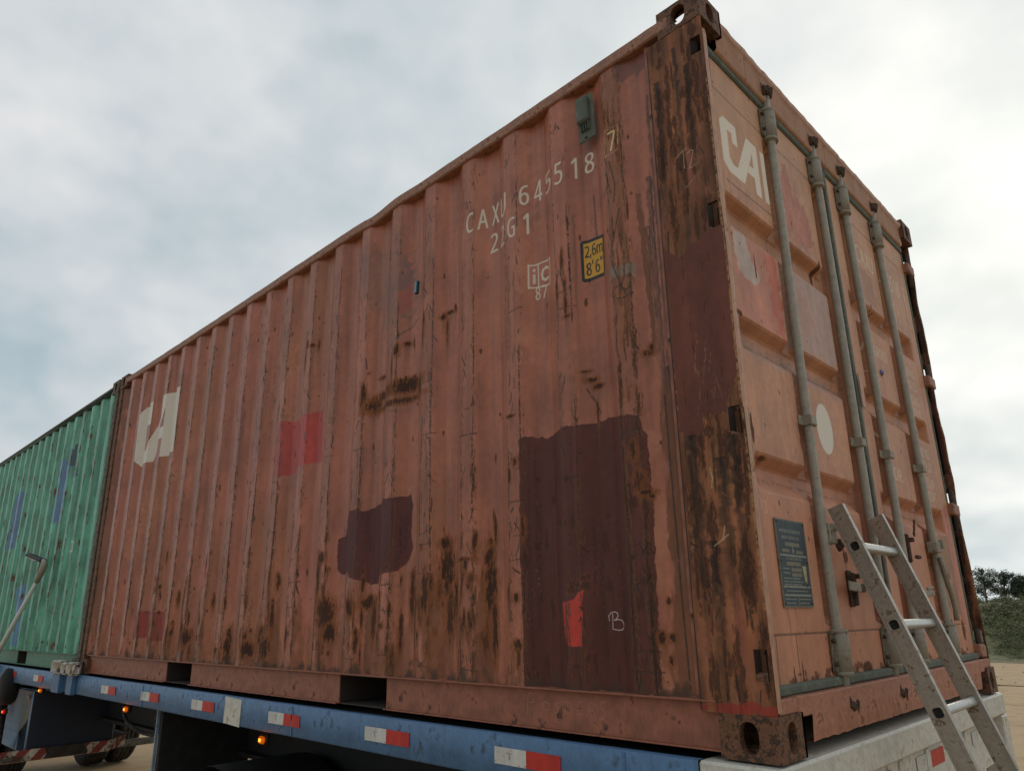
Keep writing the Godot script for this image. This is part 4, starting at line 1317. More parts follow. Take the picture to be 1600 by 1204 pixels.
func paint_doors(cv: Canvas) -> void:
	cv.fill(Color8(184, 132, 101), 0.09, 0.06, 138)
	rng.seed = 8
	cv.patch(pv([0.1, 1.9, 2.4, 1.9, 2.4, 2.45, 0.1, 2.45]), Color8(190, 146, 110), 0.12, 0.55)
	cv.patch(pv([0.1, 0.15, 2.4, 0.15, 2.4, 0.9, 0.1, 0.9]), Color8(186, 124, 98), 0.12, 0.5)
	# repairs
	cv.patch(pv([0.15, 1.69, 0.50, 1.69, 0.50, 1.355, 0.15, 1.355]), Color8(192, 124, 102), 0.015, 0.85)
	cv.patch(pv([0.40, 1.69, 0.50, 1.69, 0.50, 1.355, 0.44, 1.355]), Color8(190, 92, 70), 0.05, 0.6)
	cv.patch(pv([0.15, 1.69, 0.25, 1.69, 0.29, 1.60, 0.335, 1.57, 0.325, 1.525, 0.26, 1.515, 0.17, 1.53]), Color8(184, 164, 150), 0.02, 0.92)
	cv.patch(pv([0.53, 1.72, 1.00, 1.72, 1.00, 1.36, 0.53, 1.36]), Color8(172, 142, 130), 0.04, 0.85)
	cv.patch(pv([0.56, 1.62, 0.72, 1.66, 0.80, 1.50, 0.66, 1.40]), Color8(180, 122, 106), 0.08, 0.5, 0.4)
	cv.patch(pv([0.12, 1.30, 0.98, 1.30, 0.98, 1.22, 0.12, 1.22]), Color8(164, 130, 116), 0.02, 0.7)
	cv.patch(pv([0.66, 2.14, 0.72, 2.21, 0.80, 2.17, 0.90, 2.02, 0.93, 1.90, 0.80, 1.85, 0.68, 1.87, 0.63, 1.98]), Color8(166, 92, 72), 0.05, 0.75, 0.35)
	for q in 18: cv.line(pv([0.66 + rng.randf() * 0.2, 2.12 - rng.randf() * 0.1, 0.64 + rng.randf() * 0.25, 1.92 - rng.randf() * 0.06]), 0.006, Color8(196, 146, 120), 0.4, 0.4)
	cv.patch(pv([1.48, 2.03, 1.68, 2.02, 1.68, 1.86, 1.49, 1.86]), Color8(160, 112, 88), 0.006, 0.8, 0.2)
	cv.patch(pv([1.88, 0.76, 2.25, 0.76, 2.25, 0.35, 1.90, 0.40]), Color8(134, 98, 66), 0.05, 0.75, 0.36)
	cv.patch(pv([2.21, 0.9, 2.27, 0.9, 2.27, 0.32, 2.22, 0.32]), Color8(184, 112, 100), 0.006, 0.9)
	# welds and seams
	for f: Array in [[0.13, 2.262, 1.0, 2.262], [1.36, 2.256, 2.20, 2.262], [0.13, 0.326, 1.08, 0.325], [1.3, 0.326, 2.25, 0.326], [2.205, 2.26, 2.24, 1.25], [0.16, 1.88, 0.52, 1.885], [0.14, 0.325, 0.135, 0.17], [0.28, 0.325, 0.279, 0.19]]:
		cv.line(pv(f), 0.006, Color8(92, 66, 50), 0.75, 0.22, -50)
	# bolts' rust, knocks, runs
	for q in 150:
		var s := rng.randf_range(0.0015, 0.005)
		cv.blot(rng.randf_range(0.1, 2.3), rng.randf_range(0.15, 2.4), s, s * rng.randf_range(0.7, 3.0), 0.7, 1.4, q * 23)
	for a: Array in [[0.16, 0.86, 0.03, 0.012], [0.21, 0.87, 0.03, 0.008], [0.14, 0.95, 0.01, 0.05], [0.52, 1.0, 0.01, 0.06], [0.14, 1.36, 0.02, 0.012], [1.60, 1.84, 0.012, 0.008], [1.64, 1.80, 0.006, 0.02], [0.15, 1.66, 0.006, 0.01], [0.31, 1.58, 0.006, 0.05], [0.84, 0.20, 0.05, 0.02], [1.06, 0.30, 0.02, 0.06], [1.3, 0.24, 0.02, 0.07], [2.1, 0.55, 0.03, 0.02], [2.2, 0.30, 0.03, 0.05], [2.0, 0.33, 0.02, 0.03], [0.24, 0.205, 0.006, 0.03], [0.30, 0.21, 0.006, 0.035], [1.2, 0.6, 0.02, 0.05], [0.78, 0.58, 0.02, 0.03], [0.96, 1.80, 0.02, 0.05], [0.59, 1.97, 0.008, 0.04]]:
		cv.blot(a[0], a[1], a[2], a[3], 0.85, 1.3, int(a[0] * 300.0), 0.35)
		cv.run(a[0], a[1], 0.10, a[2] * 0.6 + 0.003, 0.5)
	for a: Array in [[0.245, 0.40, 0.16, 0.010], [0.30, 0.40, 0.06, 0.004], [0.573, 2.25, 0.5, 0.012], [1.045, 2.25, 0.5, 0.012], [1.378, 2.25, 0.6, 0.012], [1.845, 2.25, 0.6, 0.012], [0.50, 1.04, 0.12, 0.010], [0.75, 0.40, 0.10, 0.008], [1.51, 0.60, 0.12, 0.008]]:
		cv.run(a[0], a[1], a[2], a[3], 0.65, Color8(126, 90, 56))
	for q in 60:       # dirt along the bottom edge
		cv.blot(rng.randf_range(0.12, 2.3), 0.18 + rng.randf() * 0.03, rng.randf_range(0.01, 0.04), rng.randf_range(0.004, 0.015), 0.6, 1.4, q * 19, 0.5)
	for g: float in [0.573, 1.045, 1.378, 1.845]:       # grime caught along the grooves behind the rods
		for e: float in [-0.034, 0.034]:
			cv.line(pv([g + e, 2.23, g + e + 0.002, 1.3, g + e, 0.36]), 0.010, Color8(118, 82, 62), 0.35, 0.35)
	for b: float in [1.745, 1.278, 0.81]:
		for q in 5: cv.line(pv([0.15 + q * 0.19, b, 0.30 + q * 0.19, b - 0.004]), 0.012, Color8(118, 80, 62), 0.5, 0.45)
		for q in 5: cv.line(pv([1.30 + q * 0.18, b, 1.45 + q * 0.18, b - 0.004]), 0.012, Color8(118, 80, 62), 0.5, 0.45)
	# white disc and lettering
	var disc := PackedVector2Array()
	for q in 40: disc.append(Vector2(0.757 + cos(TAU * q / 40.0) * 0.075, 1.063 + sin(TAU * q / 40.0) * 0.100))
	poly(cv, disc, Color8(214, 206, 190), 0.95)
	emblem(cv, 0.145, 0.528, 1.930, 2.162, Color8(226, 216, 198), 0.06)
	var ink := Color8(206, 188, 160)
	for a: Array in [["C", 1.495, 1.548], ["A", 1.560, 1.615], ["X", 1.628, 1.680], ["U", 1.692, 1.740], ["6", 1.83, 1.87], ["4", 1.885, 1.93], ["5", 1.950, 1.990], ["5", 2.005, 2.045], ["1", 2.065, 2.085], ["8", 2.105, 2.150], ["7", 2.215, 2.245]]:
		letter(cv, a[0], a[1], a[2], 2.055, 2.150, ink, 0.85, 0.25)
	for a: Array in [["2", 1.845, 1.88], ["2", 1.89, 1.925], ["G", 1.935, 1.97], ["1", 1.985, 2.0]]:
		letter(cv, a[0], a[1], a[2], 1.895, 1.985, ink, 0.85, 0.25)
	letter(cv, "MAX.GROSS", 1.395, 1.700, 1.560, 1.618, ink, 0.85, 0.2)
	letter(cv, "TARE", 1.395, 1.530, 1.405, 1.465, ink, 0.85, 0.2)
	letter(cv, "NET", 1.400, 1.520, 1.130, 1.190, ink, 0.85, 0.2)
	letter(cv, "CU.CAP.", 1.425, 1.640, 0.960, 1.020, ink, 0.85, 0.2)
	for a: Array in [["30480 KG", 1.600], ["67200 LB", 1.530], ["2180 KG", 1.445], ["4800 LB", 1.375], ["28300 KG", 1.165], ["62400 LB", 1.095], ["33.2 CU.M", 1.010], ["1172 CU.FT", 0.940]]:
		letter(cv, a[0], 1.93, 2.135, a[1] - 0.026, a[1] + 0.026, ink, 0.75, 0.35)
	for f: Array in [[0.132, 0.742, 0.146, 0.726, 0.142, 0.700], [0.160, 0.728, 0.180, 0.722, 0.172, 0.706, 0.184, 0.692, 0.160, 0.690]]:
		cv.line(pv(f), 0.004, Color8(206, 172, 150), 0.8, 0.2)

func relief_of_door(s: float, y: float, s0: float, s1: float, grooves: Array) -> float:
	var d := 0.0
	if s > s0 and s < s1:
		var e := minf(smoothstep(s0, s0 + 0.018, s), 1.0 - smoothstep(s1 - 0.018, s1, s))
		for b: Array in [[1.825, 1.800, 1.738, 1.692], [1.352, 1.326, 1.272, 1.228], [0.882, 0.848, 0.804, 0.757]]:
			if y < b[0] and y > b[3]:
				d = maxf(d, e * minf(minf((b[0] - y) / (b[0] - b[1]), (y - b[3]) / (b[2] - b[3])), 1.0))
	for g: float in grooves:
		var w := absf(s - g)
		if w < 0.052 and y > 0.345 and y < 2.245:
			var f := minf(minf((y - 0.345) / 0.03, (2.245 - y) / 0.03), 1.0)
			d = maxf(d, f * clampf((0.052 - w) / 0.018, 0.0, 1.0) * 0.85)
	return d

func door_leaf(s0: float, s1: float, band0: float, band1: float, grooves: Array, mat: Material, parent: Node, whole0: float, whole1: float) -> MeshInstance3D:
	var ss: Array[float] = [s0, s1]
	var ys: Array[float] = [0.186, 2.398]
	for a: float in [band0, band0 + 0.018, band1 - 0.018, band1]: ss.append_array([a - 0.004, a + 0.004])
	for g: float in grooves:
		for o: float in [-0.052, -0.034, 0.034, 0.052]: ss.append_array([g + o - 0.0035, g + o + 0.0035])
	for a: float in [1.825, 1.800, 1.738, 1.692, 1.352, 1.326, 1.272, 1.228, 0.882, 0.848, 0.804, 0.757, 2.245, 2.215, 0.345, 0.375]: ys.append_array([a - 0.004, a + 0.004])
	for q in 16:
		ss.append(lerpf(s0, s1, (q + 0.5) / 16.0))
		ys.append(lerpf(0.19, 2.39, (q + 0.5) / 16.0))
	ss.sort()
	ys.sort()
	ys.reverse()
	var st := begin()
	var place := func(i: int, j: int) -> Vector3:
		var s := ss[i]
		var y := ys[j]
		var n := coarse[((int(y * 55.0) + 99) & 511) << 9 | (int(s * 60.0) & 511)] / 255.0 - 0.5
		var edge := minf(smoothstep(s0, s0 + 0.06, s), 1.0 - smoothstep(s1 - 0.06, s1, s))
		return Vector3(-0.045 - 0.044 * relief_of_door(s, y, band0, band1, grooves) + n * 0.004 * edge, y, -s)
	sheet(st, ss.size(), ys.size(), place, func(i, j): return Vector2((ss[i] - whole0) / (whole1 - whole0), (2.42 - ys[j]) / (2.42 - 0.16)))
	# returns round the leaf, 5 cm deep
	var nc := ss.size()
	var nr := ys.size()
	var rim: Array[Vector3] = []
	for i in nc: rim.append(place.call(i, 0))
	for j in range(1, nr): rim.append(place.call(nc - 1, j))
	for i in range(nc - 2, -1, -1): rim.append(place.call(i, nr - 1))
	for j in range(nr - 2, 0, -1): rim.append(place.call(0, j))
	var body := begin()
	for q in rim.size():
		var a := rim[q]
		var b := rim[(q + 1) % rim.size()]
		quad(body, b, a, a + Vector3(-0.05, 0, 0), b + Vector3(-0.05, 0, 0))
	var o := put(st, "door", mat, parent, true, true)
	put(body, "door_edge", M.header, o)
	return o

func locking_bar(door: Node3D, s: float, bend: float, top_br: float, s_bot: float) -> void:
	var st := begin(true)
	var path: Array = []
	for q in 13:
		var f := q / 12.0
		path.append(Vector3(-0.031 - 0.003 * sin(f * 5.0 + s), lerpf(0.10, 2.47, f), -lerpf(s_bot, s, f) + bend * sin(PI * f)))
	tube(st, path, 0.0172, 16)
	put(st, "locking_bar", M.bar, door)
	# top and bottom bearings: a plate with a sleeve round the bar, collars above and below
	for e: Array in [[2.318, 0.132, s], [0.262, 0.128, s_bot]]:
		st = begin(true)
		var c := Vector3(-0.032, e[0], -e[2])
		box(st, c + Vector3(-0.006, 0, 0.004), Vector3(0.012, e[1], 0.104), Basis(), 0.004)
		tube(st, [c + Vector3(0, -e[1] * 0.48, 0), c + Vector3(0, e[1] * 0.48, 0)], 0.032, 16)
		for o: float in [-0.5, 0.5]:
			tube(st, [c + Vector3(-0.002, o * e[1] * 1.04 - 0.006, 0), c + Vector3(-0.002, o * e[1] * 1.04 + 0.006, 0)], 0.0345, 16)
		var b := put(st, "bar_bearing", M.bracket, door)
		b.rotation.z = 0.0
		st = begin(true)
		for y: float in [-0.036, 0.036]:
			for z: float in [-0.042, 0.050]:
				tube(st, [c + Vector3(-0.002, y, z), c + Vector3(0.008, y, z)], 0.008, 8)
		put(st, "bolt", M.cam, door).set_meta("kind", "stuff")
	# cams hooked into their keepers on header and sill
	for e: Array in [[2.476, 1.0, s], [0.098, -1.0, s_bot]]:
		st = begin()
		var c := Vector3(-0.022, e[0], -e[2] + 0.016)
		box(st, c, Vector3(0.050, 0.030, 0.052), Basis(Vector3.UP, 0.35), 0.008)
		box(st, c + Vector3(0.002, -0.012 * e[1], 0.024), Vector3(0.040, 0.044, 0.018), Basis(Vector3.BACK, 0.3), 0.005)
		box(st, c + Vector3(0.004, 0.006 * e[1], -0.030), Vector3(0.034, 0.052, 0.016), Basis(Vector3.BACK, -0.2), 0.005)
		box(st, c + Vector3(-0.012, 0.020 * e[1], 0.0), Vector3(0.030, 0.014, 0.080), Basis(), 0.003)
		put(st, "cam_keeper", M.cam, door)
	# the guide strap half way down
	st = begin()
	var zc := -lerpf(s_bot, s, 0.40) + bend * 0.95
	box(st, Vector3(-0.012, 1.055, zc), Vector3(0.010, 0.036, 0.050), Basis(), 0.004)
	box(st, Vector3(-0.042, 1.055, zc + 0.035), Vector3(0.006, 0.036, 0.032), Basis(Vector3.UP, -0.1), 0.002)
	box(st, Vector3(-0.042, 1.055, zc - 0.035), Vector3(0.006, 0.036, 0.032), Basis(Vector3.UP, 0.1), 0.002)
	box(st, Vector3(-0.026, 1.055, zc + 0.0225), Vector3(0.034, 0.036, 0.006))
	box(st, Vector3(-0.026, 1.055, zc - 0.0225), Vector3(0.034, 0.036, 0.006))
	put(st, "bar_guide", M.bracket, door)
	top_br = top_br

func red_container() -> void:
	var c := base("shipping_container", Vector3(0, DECK, 0))
	tag(c, "rusty brick red shipping container with locking bars and a ladder at its doors", "container")
	# long side
	var seam := RIDGE0 - 8.0 * PITCH + 0.176
	var near := canvas(seam, -0.235, 0.150, 2.525, 0.0017)
	paint_red_side(near)
	put(wall_mesh(seam, -0.235, 0.150, 2.525, RIDGE0, PITCH, RIDGE0 + 0.072, 1.0), "side_panel", near.material(1.0, 2.2), c, false, true)
	var far := canvas(-6.0, seam, 0.150, 2.525, 0.003)
	paint_red_side(far)
	put(wall_mesh(-6.0, seam, 0.150, 2.525, RIDGE0, PITCH, 9.0, 1.0), "side_panel", far.material(1.0, 2.2), c, false, true)
	var other := put(wall_mesh(-5.9, -0.16, 0.150, 2.525, RIDGE0, PITCH, 9.0, 0.5), "side_panel", M.red, c, false)
	other.rotation.y = PI
	other.position = Vector3(-LEN, 0, -WID)
	# top rails, sagging and knocked about
	for side: float in [0.0, -WID]:
		var st := begin()
		var out := 1.0 if side == 0.0 else -1.0
		var ring := [[-0.055, 0.0], [-0.006, 0.0], [0.0, -0.006], [0.0, -0.050], [-0.006, -0.056], [-0.055, -0.056]]
		var n := 160
		var rail := func(i: int, j: int) -> Vector3:
			var f := float(i) / n
			var x := -LEN + 0.12 + f * (LEN - 0.24)
			var sag := -0.010 * sin(PI * f) + (coarse[((i * 4) & 511) << 9 | 90] / 255.0 - 0.5) * 0.005 - 0.012 * exp(-pow((x + 2.02) / 0.10, 2.0)) + 0.006 * exp(-pow((x + 1.80) / 0.12, 2.0))
			var dent := (fine[((i * 5) & 511) << 9 | 17] / 255.0 - 0.5) * 0.003
			return Vector3(x, 2.560 + sag + ring[j][1] + (dent if j > 2 else 0.0), side + out * (ring[j][0] + dent))
		sheet(st, n + 1, 6, rail if out > 0 else func(i, j): return rail.call(n - i, j), func(i, j): return Vector2(i, j))
		put(st, "top_side_rail", M.rail_top, c)
	# bottom rails with their lips and fork pockets
	for side: float in [0.0, -WID]:
		var out := 1.0 if side == 0.0 else -1.0
		var st := begin()
		var last := -LEN + 0.15
		for cut: Array in [[-4.285, -3.885], [-2.180, -1.805], [-0.18, 0.0]]:
			span(st, last, cut[0], 0.018, 0.144, side - out * 0.036, side - out * 0.030)
			last = cut[1]
		span(st, -LEN + 0.15, -0.15, 0.1445, 0.1500, side - out * 0.060, side - out * 0.003, 0.001)
		for piece: Array in [[-LEN + 0.17, -4.285], [-3.885, -2.180], [-1.805, -0.18]]:
			span(st, piece[0], piece[1], 0.0125, 0.0175, side - out * 0.060, side - out * 0.012, 0.001)
		put(st, "bottom_side_rail", M.red_dark, c)
	var st := begin()
	for cut: Array in [[-4.285, -3.885], [-2.180, -1.805]]:
		st = begin()
		for x: float in [cut[0] - 0.006, cut[1] + 0.001]: span(st, x, x + 0.005, 0.020, 0.143, -WID + 0.04, -0.037)
		span(st, cut[0], cut[1], 0.137, 0.143, -WID + 0.04, -0.037)
		span(st, cut[0], cut[1], 0.012, 0.017, -WID + 0.04, -0.037)
		put(st, "fork_pocket", M.inside, c)
	st = begin()
	span(st, -LEN + 0.10, -0.10, 0.150, 0.178, -WID + 0.06, -0.060)
	put(st, "floor", M.inside, c)
	st = begin()
	for f: Array in [[-0.955, 0.055, -0.950, 0.125, -0.930, 0.128, -0.915, 0.115, -0.925, 0.098, -0.945, 0.095], [-0.885, 0.088, -0.868, 0.104, -0.850, 0.096, -0.852, 0.078, -0.870, 0.072, -0.885, 0.085],
		[-0.80, 0.100, -0.815, 0.106, -0.822, 0.094, -0.805, 0.084, -0.812, 0.070, -0.828, 0.072], [-0.775, 0.070, -0.772, 0.112, -0.750, 0.104, -0.742, 0.086, -0.752, 0.072, -0.775, 0.070],
		[-0.700, 0.112, -0.722, 0.108, -0.722, 0.092, -0.704, 0.092, -0.722, 0.091, -0.722, 0.072, -0.698, 0.072], [-0.680, 0.068, -0.662, 0.116, -0.645, 0.070, -0.655, 0.088, -0.672, 0.086], [-0.600, 0.118, -0.620, 0.116, -0.624, 0.100, -0.605, 0.088, -0.606, 0.070, -0.630, 0.062]]:
		for q in range(0, f.size() - 2, 2):
			var a := Vector3(f[q], f[q + 1], -0.0298)
			var b := Vector3(f[q + 2], f[q + 3], -0.0298)
			box(st, (a + b) * 0.5, Vector3(a.distance_to(b), 0.0022, 0.0006), Basis(Vector3.BACK, atan2(b.y - a.y, b.x - a.x)))
	put(st, "chalk_scrawl", plain(Color8(168, 122, 106), 0.95), c).set_meta("kind", "stuff")
	# corner castings
	for x: float in [0.0, -LEN]:
		for y: float in [0.0, HGT]:
			for z: float in [0.0, -WID]:
				casting(Vector3(x, y, z), Vector3(1 if x == 0.0 else -1, 1 if y > 0 else -1, 1 if z == 0.0 else -1), M.rust, c)
	# door posts: outer plate with hinge notches, its lip, and the inner channel
	var paint := canvas(-0.235, 0.0, 0.118, 2.475, 0.0016)
	paint_post(paint)
	var post_mat := paint.material(1.0, 3.5)
	var notch := [[2.320, 2.392], [1.618, 1.712], [0.912, 1.000], [0.208, 0.292]]
	var xs: Array[float] = [-0.235, -0.229, -0.22, -0.205, -0.17, -0.13, -0.095, -0.065, -0.051, -0.011, 0.0]
	var ys: Array[float] = [0.118, 2.475]
	for q in notch: ys.append_array([q[0], q[1]])
	for q in 70: ys.append(lerpf(0.12, 2.47, (q + 0.5) / 70.0))
	ys.sort()
	ys.reverse()
	for side: float in [0.0, -WID]:
		var out := 1.0 if side == 0.0 else -1.0
		st = begin(true)
		var skin := func(i: int, j: int) -> Vector3:
			var x := xs[i]
			var y := ys[j]
			var n := fine[((int(y * 70.0)) & 511) << 9 | (int(x * 300.0) & 511)] / 255.0 - 0.5
			var n2 := coarse[((int(y * 130.0) + 7) & 511) << 9 | 200] / 255.0 - 0.5
			var z := -0.002 + n * 0.006 - (0.016 if x < -0.232 else 0.0) - 0.006 * exp(-pow((x + 0.21) / 0.008, 2.0))
			var back := x
			if out < 0 and x > -0.06: back = x - 0.012 - 0.022 * (0.5 + n2) * smoothstep(0.3, 1.0, y)
			elif x > -0.02: back = x + n2 * 0.006
			return Vector3(back, y, side + out * z)
		var uv := func(i: int, j: int): return Vector2((xs[i] + 0.235) / 0.235, (2.475 - ys[j]) / 2.357)
		var holes := func(i: int, j: int) -> bool:
			if i != 8: return false
			var y := (ys[j] + ys[j + 1]) * 0.5
			for q in notch:
				if y > q[0] and y < q[1]: return true
			return false
		if out > 0: sheet(st, xs.size(), ys.size(), skin, uv, holes)
		else: sheet(st, xs.size(), ys.size(), func(i, j): return skin.call(xs.size() - 1 - i, j), func(i, j): return uv.call(xs.size() - 1 - i, j), func(i, j): return holes.call(xs.size() - 2 - i, j))
		var post := put(st, "corner_post", post_mat, c, true, true)
		# the plate's inner skin, the lip at its rear edge, then the closed box of the post
		for q in range(-1, notch.size()):
			var hi := 2.473 if q < 0 else float(notch[q][0])
			var lo := 0.120 if q + 1 >= notch.size() else float(notch[q + 1][1])
			st = begin()
			span(st, -0.050, -0.014 if out > 0 else -0.045, lo, hi, side - out * 0.013, side - out * 0.010)
			put(st, "inner_skin", M.inside, post)
		st = begin()
		span(st, -0.255, -0.241, 0.160, 2.500, side - out * 0.060, side - out * 0.022)
		put(st, "post_fold", M.red_dark, post)
		st = begin()
		span(st, -0.240, -0.075, 0.120, 2.473, side - out * 0.110, side - out * 0.014)
		put(st, "post_channel", M.inside, post)
		for q in notch.size():
			var y := float(notch[q][0] + notch[q][1]) * 0.5
			st = begin()
			box(st, Vector3(-0.038 if out < 0 else -0.075, y - 0.055, side - out * 0.070), Vector3(0.050, 0.062, 0.106), Basis(Vector3.RIGHT, 0.05 * out), 0.006)
			put(st, "hinge_lug", M.rail_top, post)
		for q in notch.size():
			var y := float(notch[q][0] + notch[q][1]) * 0.5
			st = begin(true)
			tube(st, [Vector3(-0.030, y - 0.16, side - out * 0.064), Vector3(-0.030, y + 0.05, side - out * 0.064)], 0.014, 10)
			put(st, "hinge_pin", M.cam, post)
		if out > 0:
			st = begin(true)
			sheet(st, 3, 60, func(i, j):
				var y := lerpf(2.41, 0.128, j / 59.0)
				var n := coarse[((int(y * 130.0) + 7) & 511) << 9 | 200] / 255.0 - 0.5
				return Vector3([0.002, 0.0045, 0.002][i] + n * 0.006, y, [-0.001, -0.012, -0.026][i] + n * 0.004), func(i, j): return Vector2(i, j))
			put(st, "post_lip", M.header, post)
	for z: float in [0.0, -WID]:      # the posts of the blind end
		st = begin()
		var out := 1.0 if z == 0.0 else -1.0
		span(st, -LEN + 0.004, -LEN + 0.075, 0.118, 2.473, z - out * 0.08, z - out * 0.002, 0.004)
		put(st, "corner_post", M.rust, c)
	# roof, blind end
	st = begin(true)
	var rx: Array[float] = flute_columns(-LEN + 0.08, -0.04, -0.3, 0.21)
	sheet(st, rx.size(), 14, func(i, j):
		var n := coarse[((j * 31) & 511) << 9 | (int(rx[i] * 80.0) & 511)] / 255.0 - 0.5
		return Vector3(rx[i], 2.558 - 0.018 * flute(fposmod(rx[i] + 0.3, 0.2802) * 1.0) + n * 0.01, -WID + 0.05 + (WID - 0.1) * j / 13.0), func(i, j): return Vector2(i, j))
	put(st, "roof_panel", M.rail_top, c)
	st = begin()
	span(st, -LEN + 0.02, -LEN + 0.05, 0.10, 2.55, -WID + 0.08, -0.08)
	put(st, "front_wall", M.red, c)
	# header and sill of the door frame
	st = begin(true)
	var hz := 60
	var head := [[-0.08, 2.556], [-0.010, 2.560], [-0.004, 2.552], [-0.012, 2.535], [-0.020, 2.529], [-0.020, 2.432], [-0.030, 2.424], [-0.08, 2.424]]
	sheet(st, hz + 1, head.size(), func(i, j):
		var z: float = -0.150 - (WID - 0.30) * i / hz
		var w := (fine[((i * 9) & 511) << 9 | 77] / 255.0 - 0.5) * 0.008
		return Vector3(head[j][0] + w * 0.5, head[j][1] + (w if j < 4 else 0.0), z), func(i, j): return Vector2(i, j))
	put(st, "door_header", M.header, c)
	st = begin()
	var sill := [[-0.10, 0.1575], [-0.010, 0.1575], [-0.005, 0.153], [-0.005, 0.100], [-0.006, 0.050], [-0.008, 0.024], [-0.05, 0.018]]
	sheet(st, 81, sill.size(), func(i, j):
		var z: float = -0.236 - (WID - 0.48) * i / 80.0
		var w := fine[((i * 11) & 511) << 9 | 140] / 255.0 - 0.5
		var low := 1.0 if j > 3 else 0.0
		return Vector3(sill[j][0] + w * 0.014 * low, sill[j][1] + (w * 0.013 + 0.008) * low, z), func(i, j): return Vector2(i, j))
	put(st, "door_sill", M.sill, c)
	for z: float in [-0.240, -WID + 0.150]:
		st = begin()
		span(st, -0.06, -0.005, 0.103, 0.159, z, z + 0.092, 0.003)
		put(st, "sill_corner", M.sill, c)
		st = begin()
		var over := -0.030 if z > -1.0 else -WID + 0.149
		span(st, -0.06, -0.006, 0.1185, 0.1572, over - 0.117, over, 0.002)
		put(st, "sill_end", M.sill, c)
	st = begin()
	span(st, -0.14, -0.10, 0.010, 0.158, -WID + 0.2, -0.17)
	put(st, "sill_back", M.inside, c)
	# doors
	var dv := canvas(0.08, 2.34, 0.160, 2.420, 0.0019)
	paint_doors(dv)
	var dm := dv.material(1.0, 1.2)
	var left := door_leaf(0.092, 1.160, 0.135, 1.060, [0.573, 1.045], dm, c, 0.08, 2.34)
	var right := door_leaf(1.190, 2.318, 1.285, 2.205, [1.378, 1.845], dm, c, 0.08, 2.34)
	left.set_meta("label", "left door leaf with the white letters, white disc and dark plate")
	right.set_meta("label", "right door leaf with the painted weights")
	locking_bar(left, 0.573, 0.012, 0.0, 0.577)
	locking_bar(left, 1.042, -0.006, 0.0, 1.068)
	locking_bar(right, 1.368, -0.012, 0.0, 1.408)
	locking_bar(right, 1.832, -0.008, 0.0, 1.892)
	# gaskets
	st = begin()
	span(st, -0.060, -0.034, 2.396, 2.430, -1.175, -0.090, 0.006)
	span(st, -0.060, -0.026, 0.158, 0.188, -1.175, -0.020, 0.006)
	span(st, -0.060, -0.034, 0.186, 2.399, -1.188, -1.162, 0.004)
	put(st, "gasket", M.gasket, left)
	st = begin()
	span(st, -0.060, -0.034, 2.396, 2.430, -2.320, -1.178, 0.006)
	span(st, -0.060, -0.026, 0.158, 0.188, -2.320, -1.178, 0.006)
	span(st, -0.070, -0.040, 0.186, 2.399, -2.335, -2.322, 0.004)
	put(st, "gasket", M.gasket, right)
	# overlap strip on the meeting edge, torn at mid height
	st = begin()
	box(st, Vector3(-0.030, 1.31, -1.205), Vector3(0.004, 0.15, 0.055), Basis(Vector3.UP, 0.15), 0.001)
	put(st, "overlap_strip", M.header, right)
	handles(left, right)
	data_plate(left)
	# ventilator, tag
	st = begin()
	box(st, Vector3(-0.540, 2.335, -0.008), Vector3(0.082, 0.215, 0.010), Basis(Vector3.BACK, 0.03), 0.004)
	var vent := put(st, "ventilator", M.gasket, c)
	st = begin()
	box(st, Vector3(-0.545, 2.365, 0.008), Vector3(0.056, 0.125, 0.030), Basis(Vector3.BACK, 0.03), 0.008)
	put(st, "hood", M.gasket, vent)
	st = begin()
	for q in 4: box(st, Vector3(-0.555 + q * 0.012, 2.285, 0.003), Vector3(0.003, 0.036, 0.016), Basis(Vector3.BACK, 0.03))
	put(st, "louvre", M.gasket, vent).set_meta("kind", "stuff")
	st = begin(true)
	for y: float in [2.240, 2.432]: tube(st, [Vector3(-0.540, y, -0.004), Vector3(-0.540, y, 0.001)], 0.006, 8)
	put(st, "rivet", M.cam, vent).set_meta("kind", "stuff")
	st = begin()
	box(st, Vector3(-1.622, 1.957, -0.002), Vector3(0.022, 0.068, 0.014), Basis(Vector3.BACK, -0.08), 0.003)
	var tagp := put(st, "tag", plain(Color8(30, 34, 38), 0.5), c)
	tagp.set_meta("label", "small blue tag fixed to the side panel")
	st = begin()
	box(st, Vector3(-1.624, 1.957, 0.006), Vector3(0.014, 0.060, 0.003), Basis(Vector3.BACK, -0.08), 0.001)
	put(st, "face", plain(Color8(70, 140, 168), 0.4), tagp)
	st = begin()
	box(st, Vector3(-1.892, 2.258, -0.036), Vector3(0.018, 0.07, 0.012), Basis(Vector3.BACK, -0.1), 0.003)
	put(st, "bracket", plain(Color8(52, 46, 42), 0.7), c)

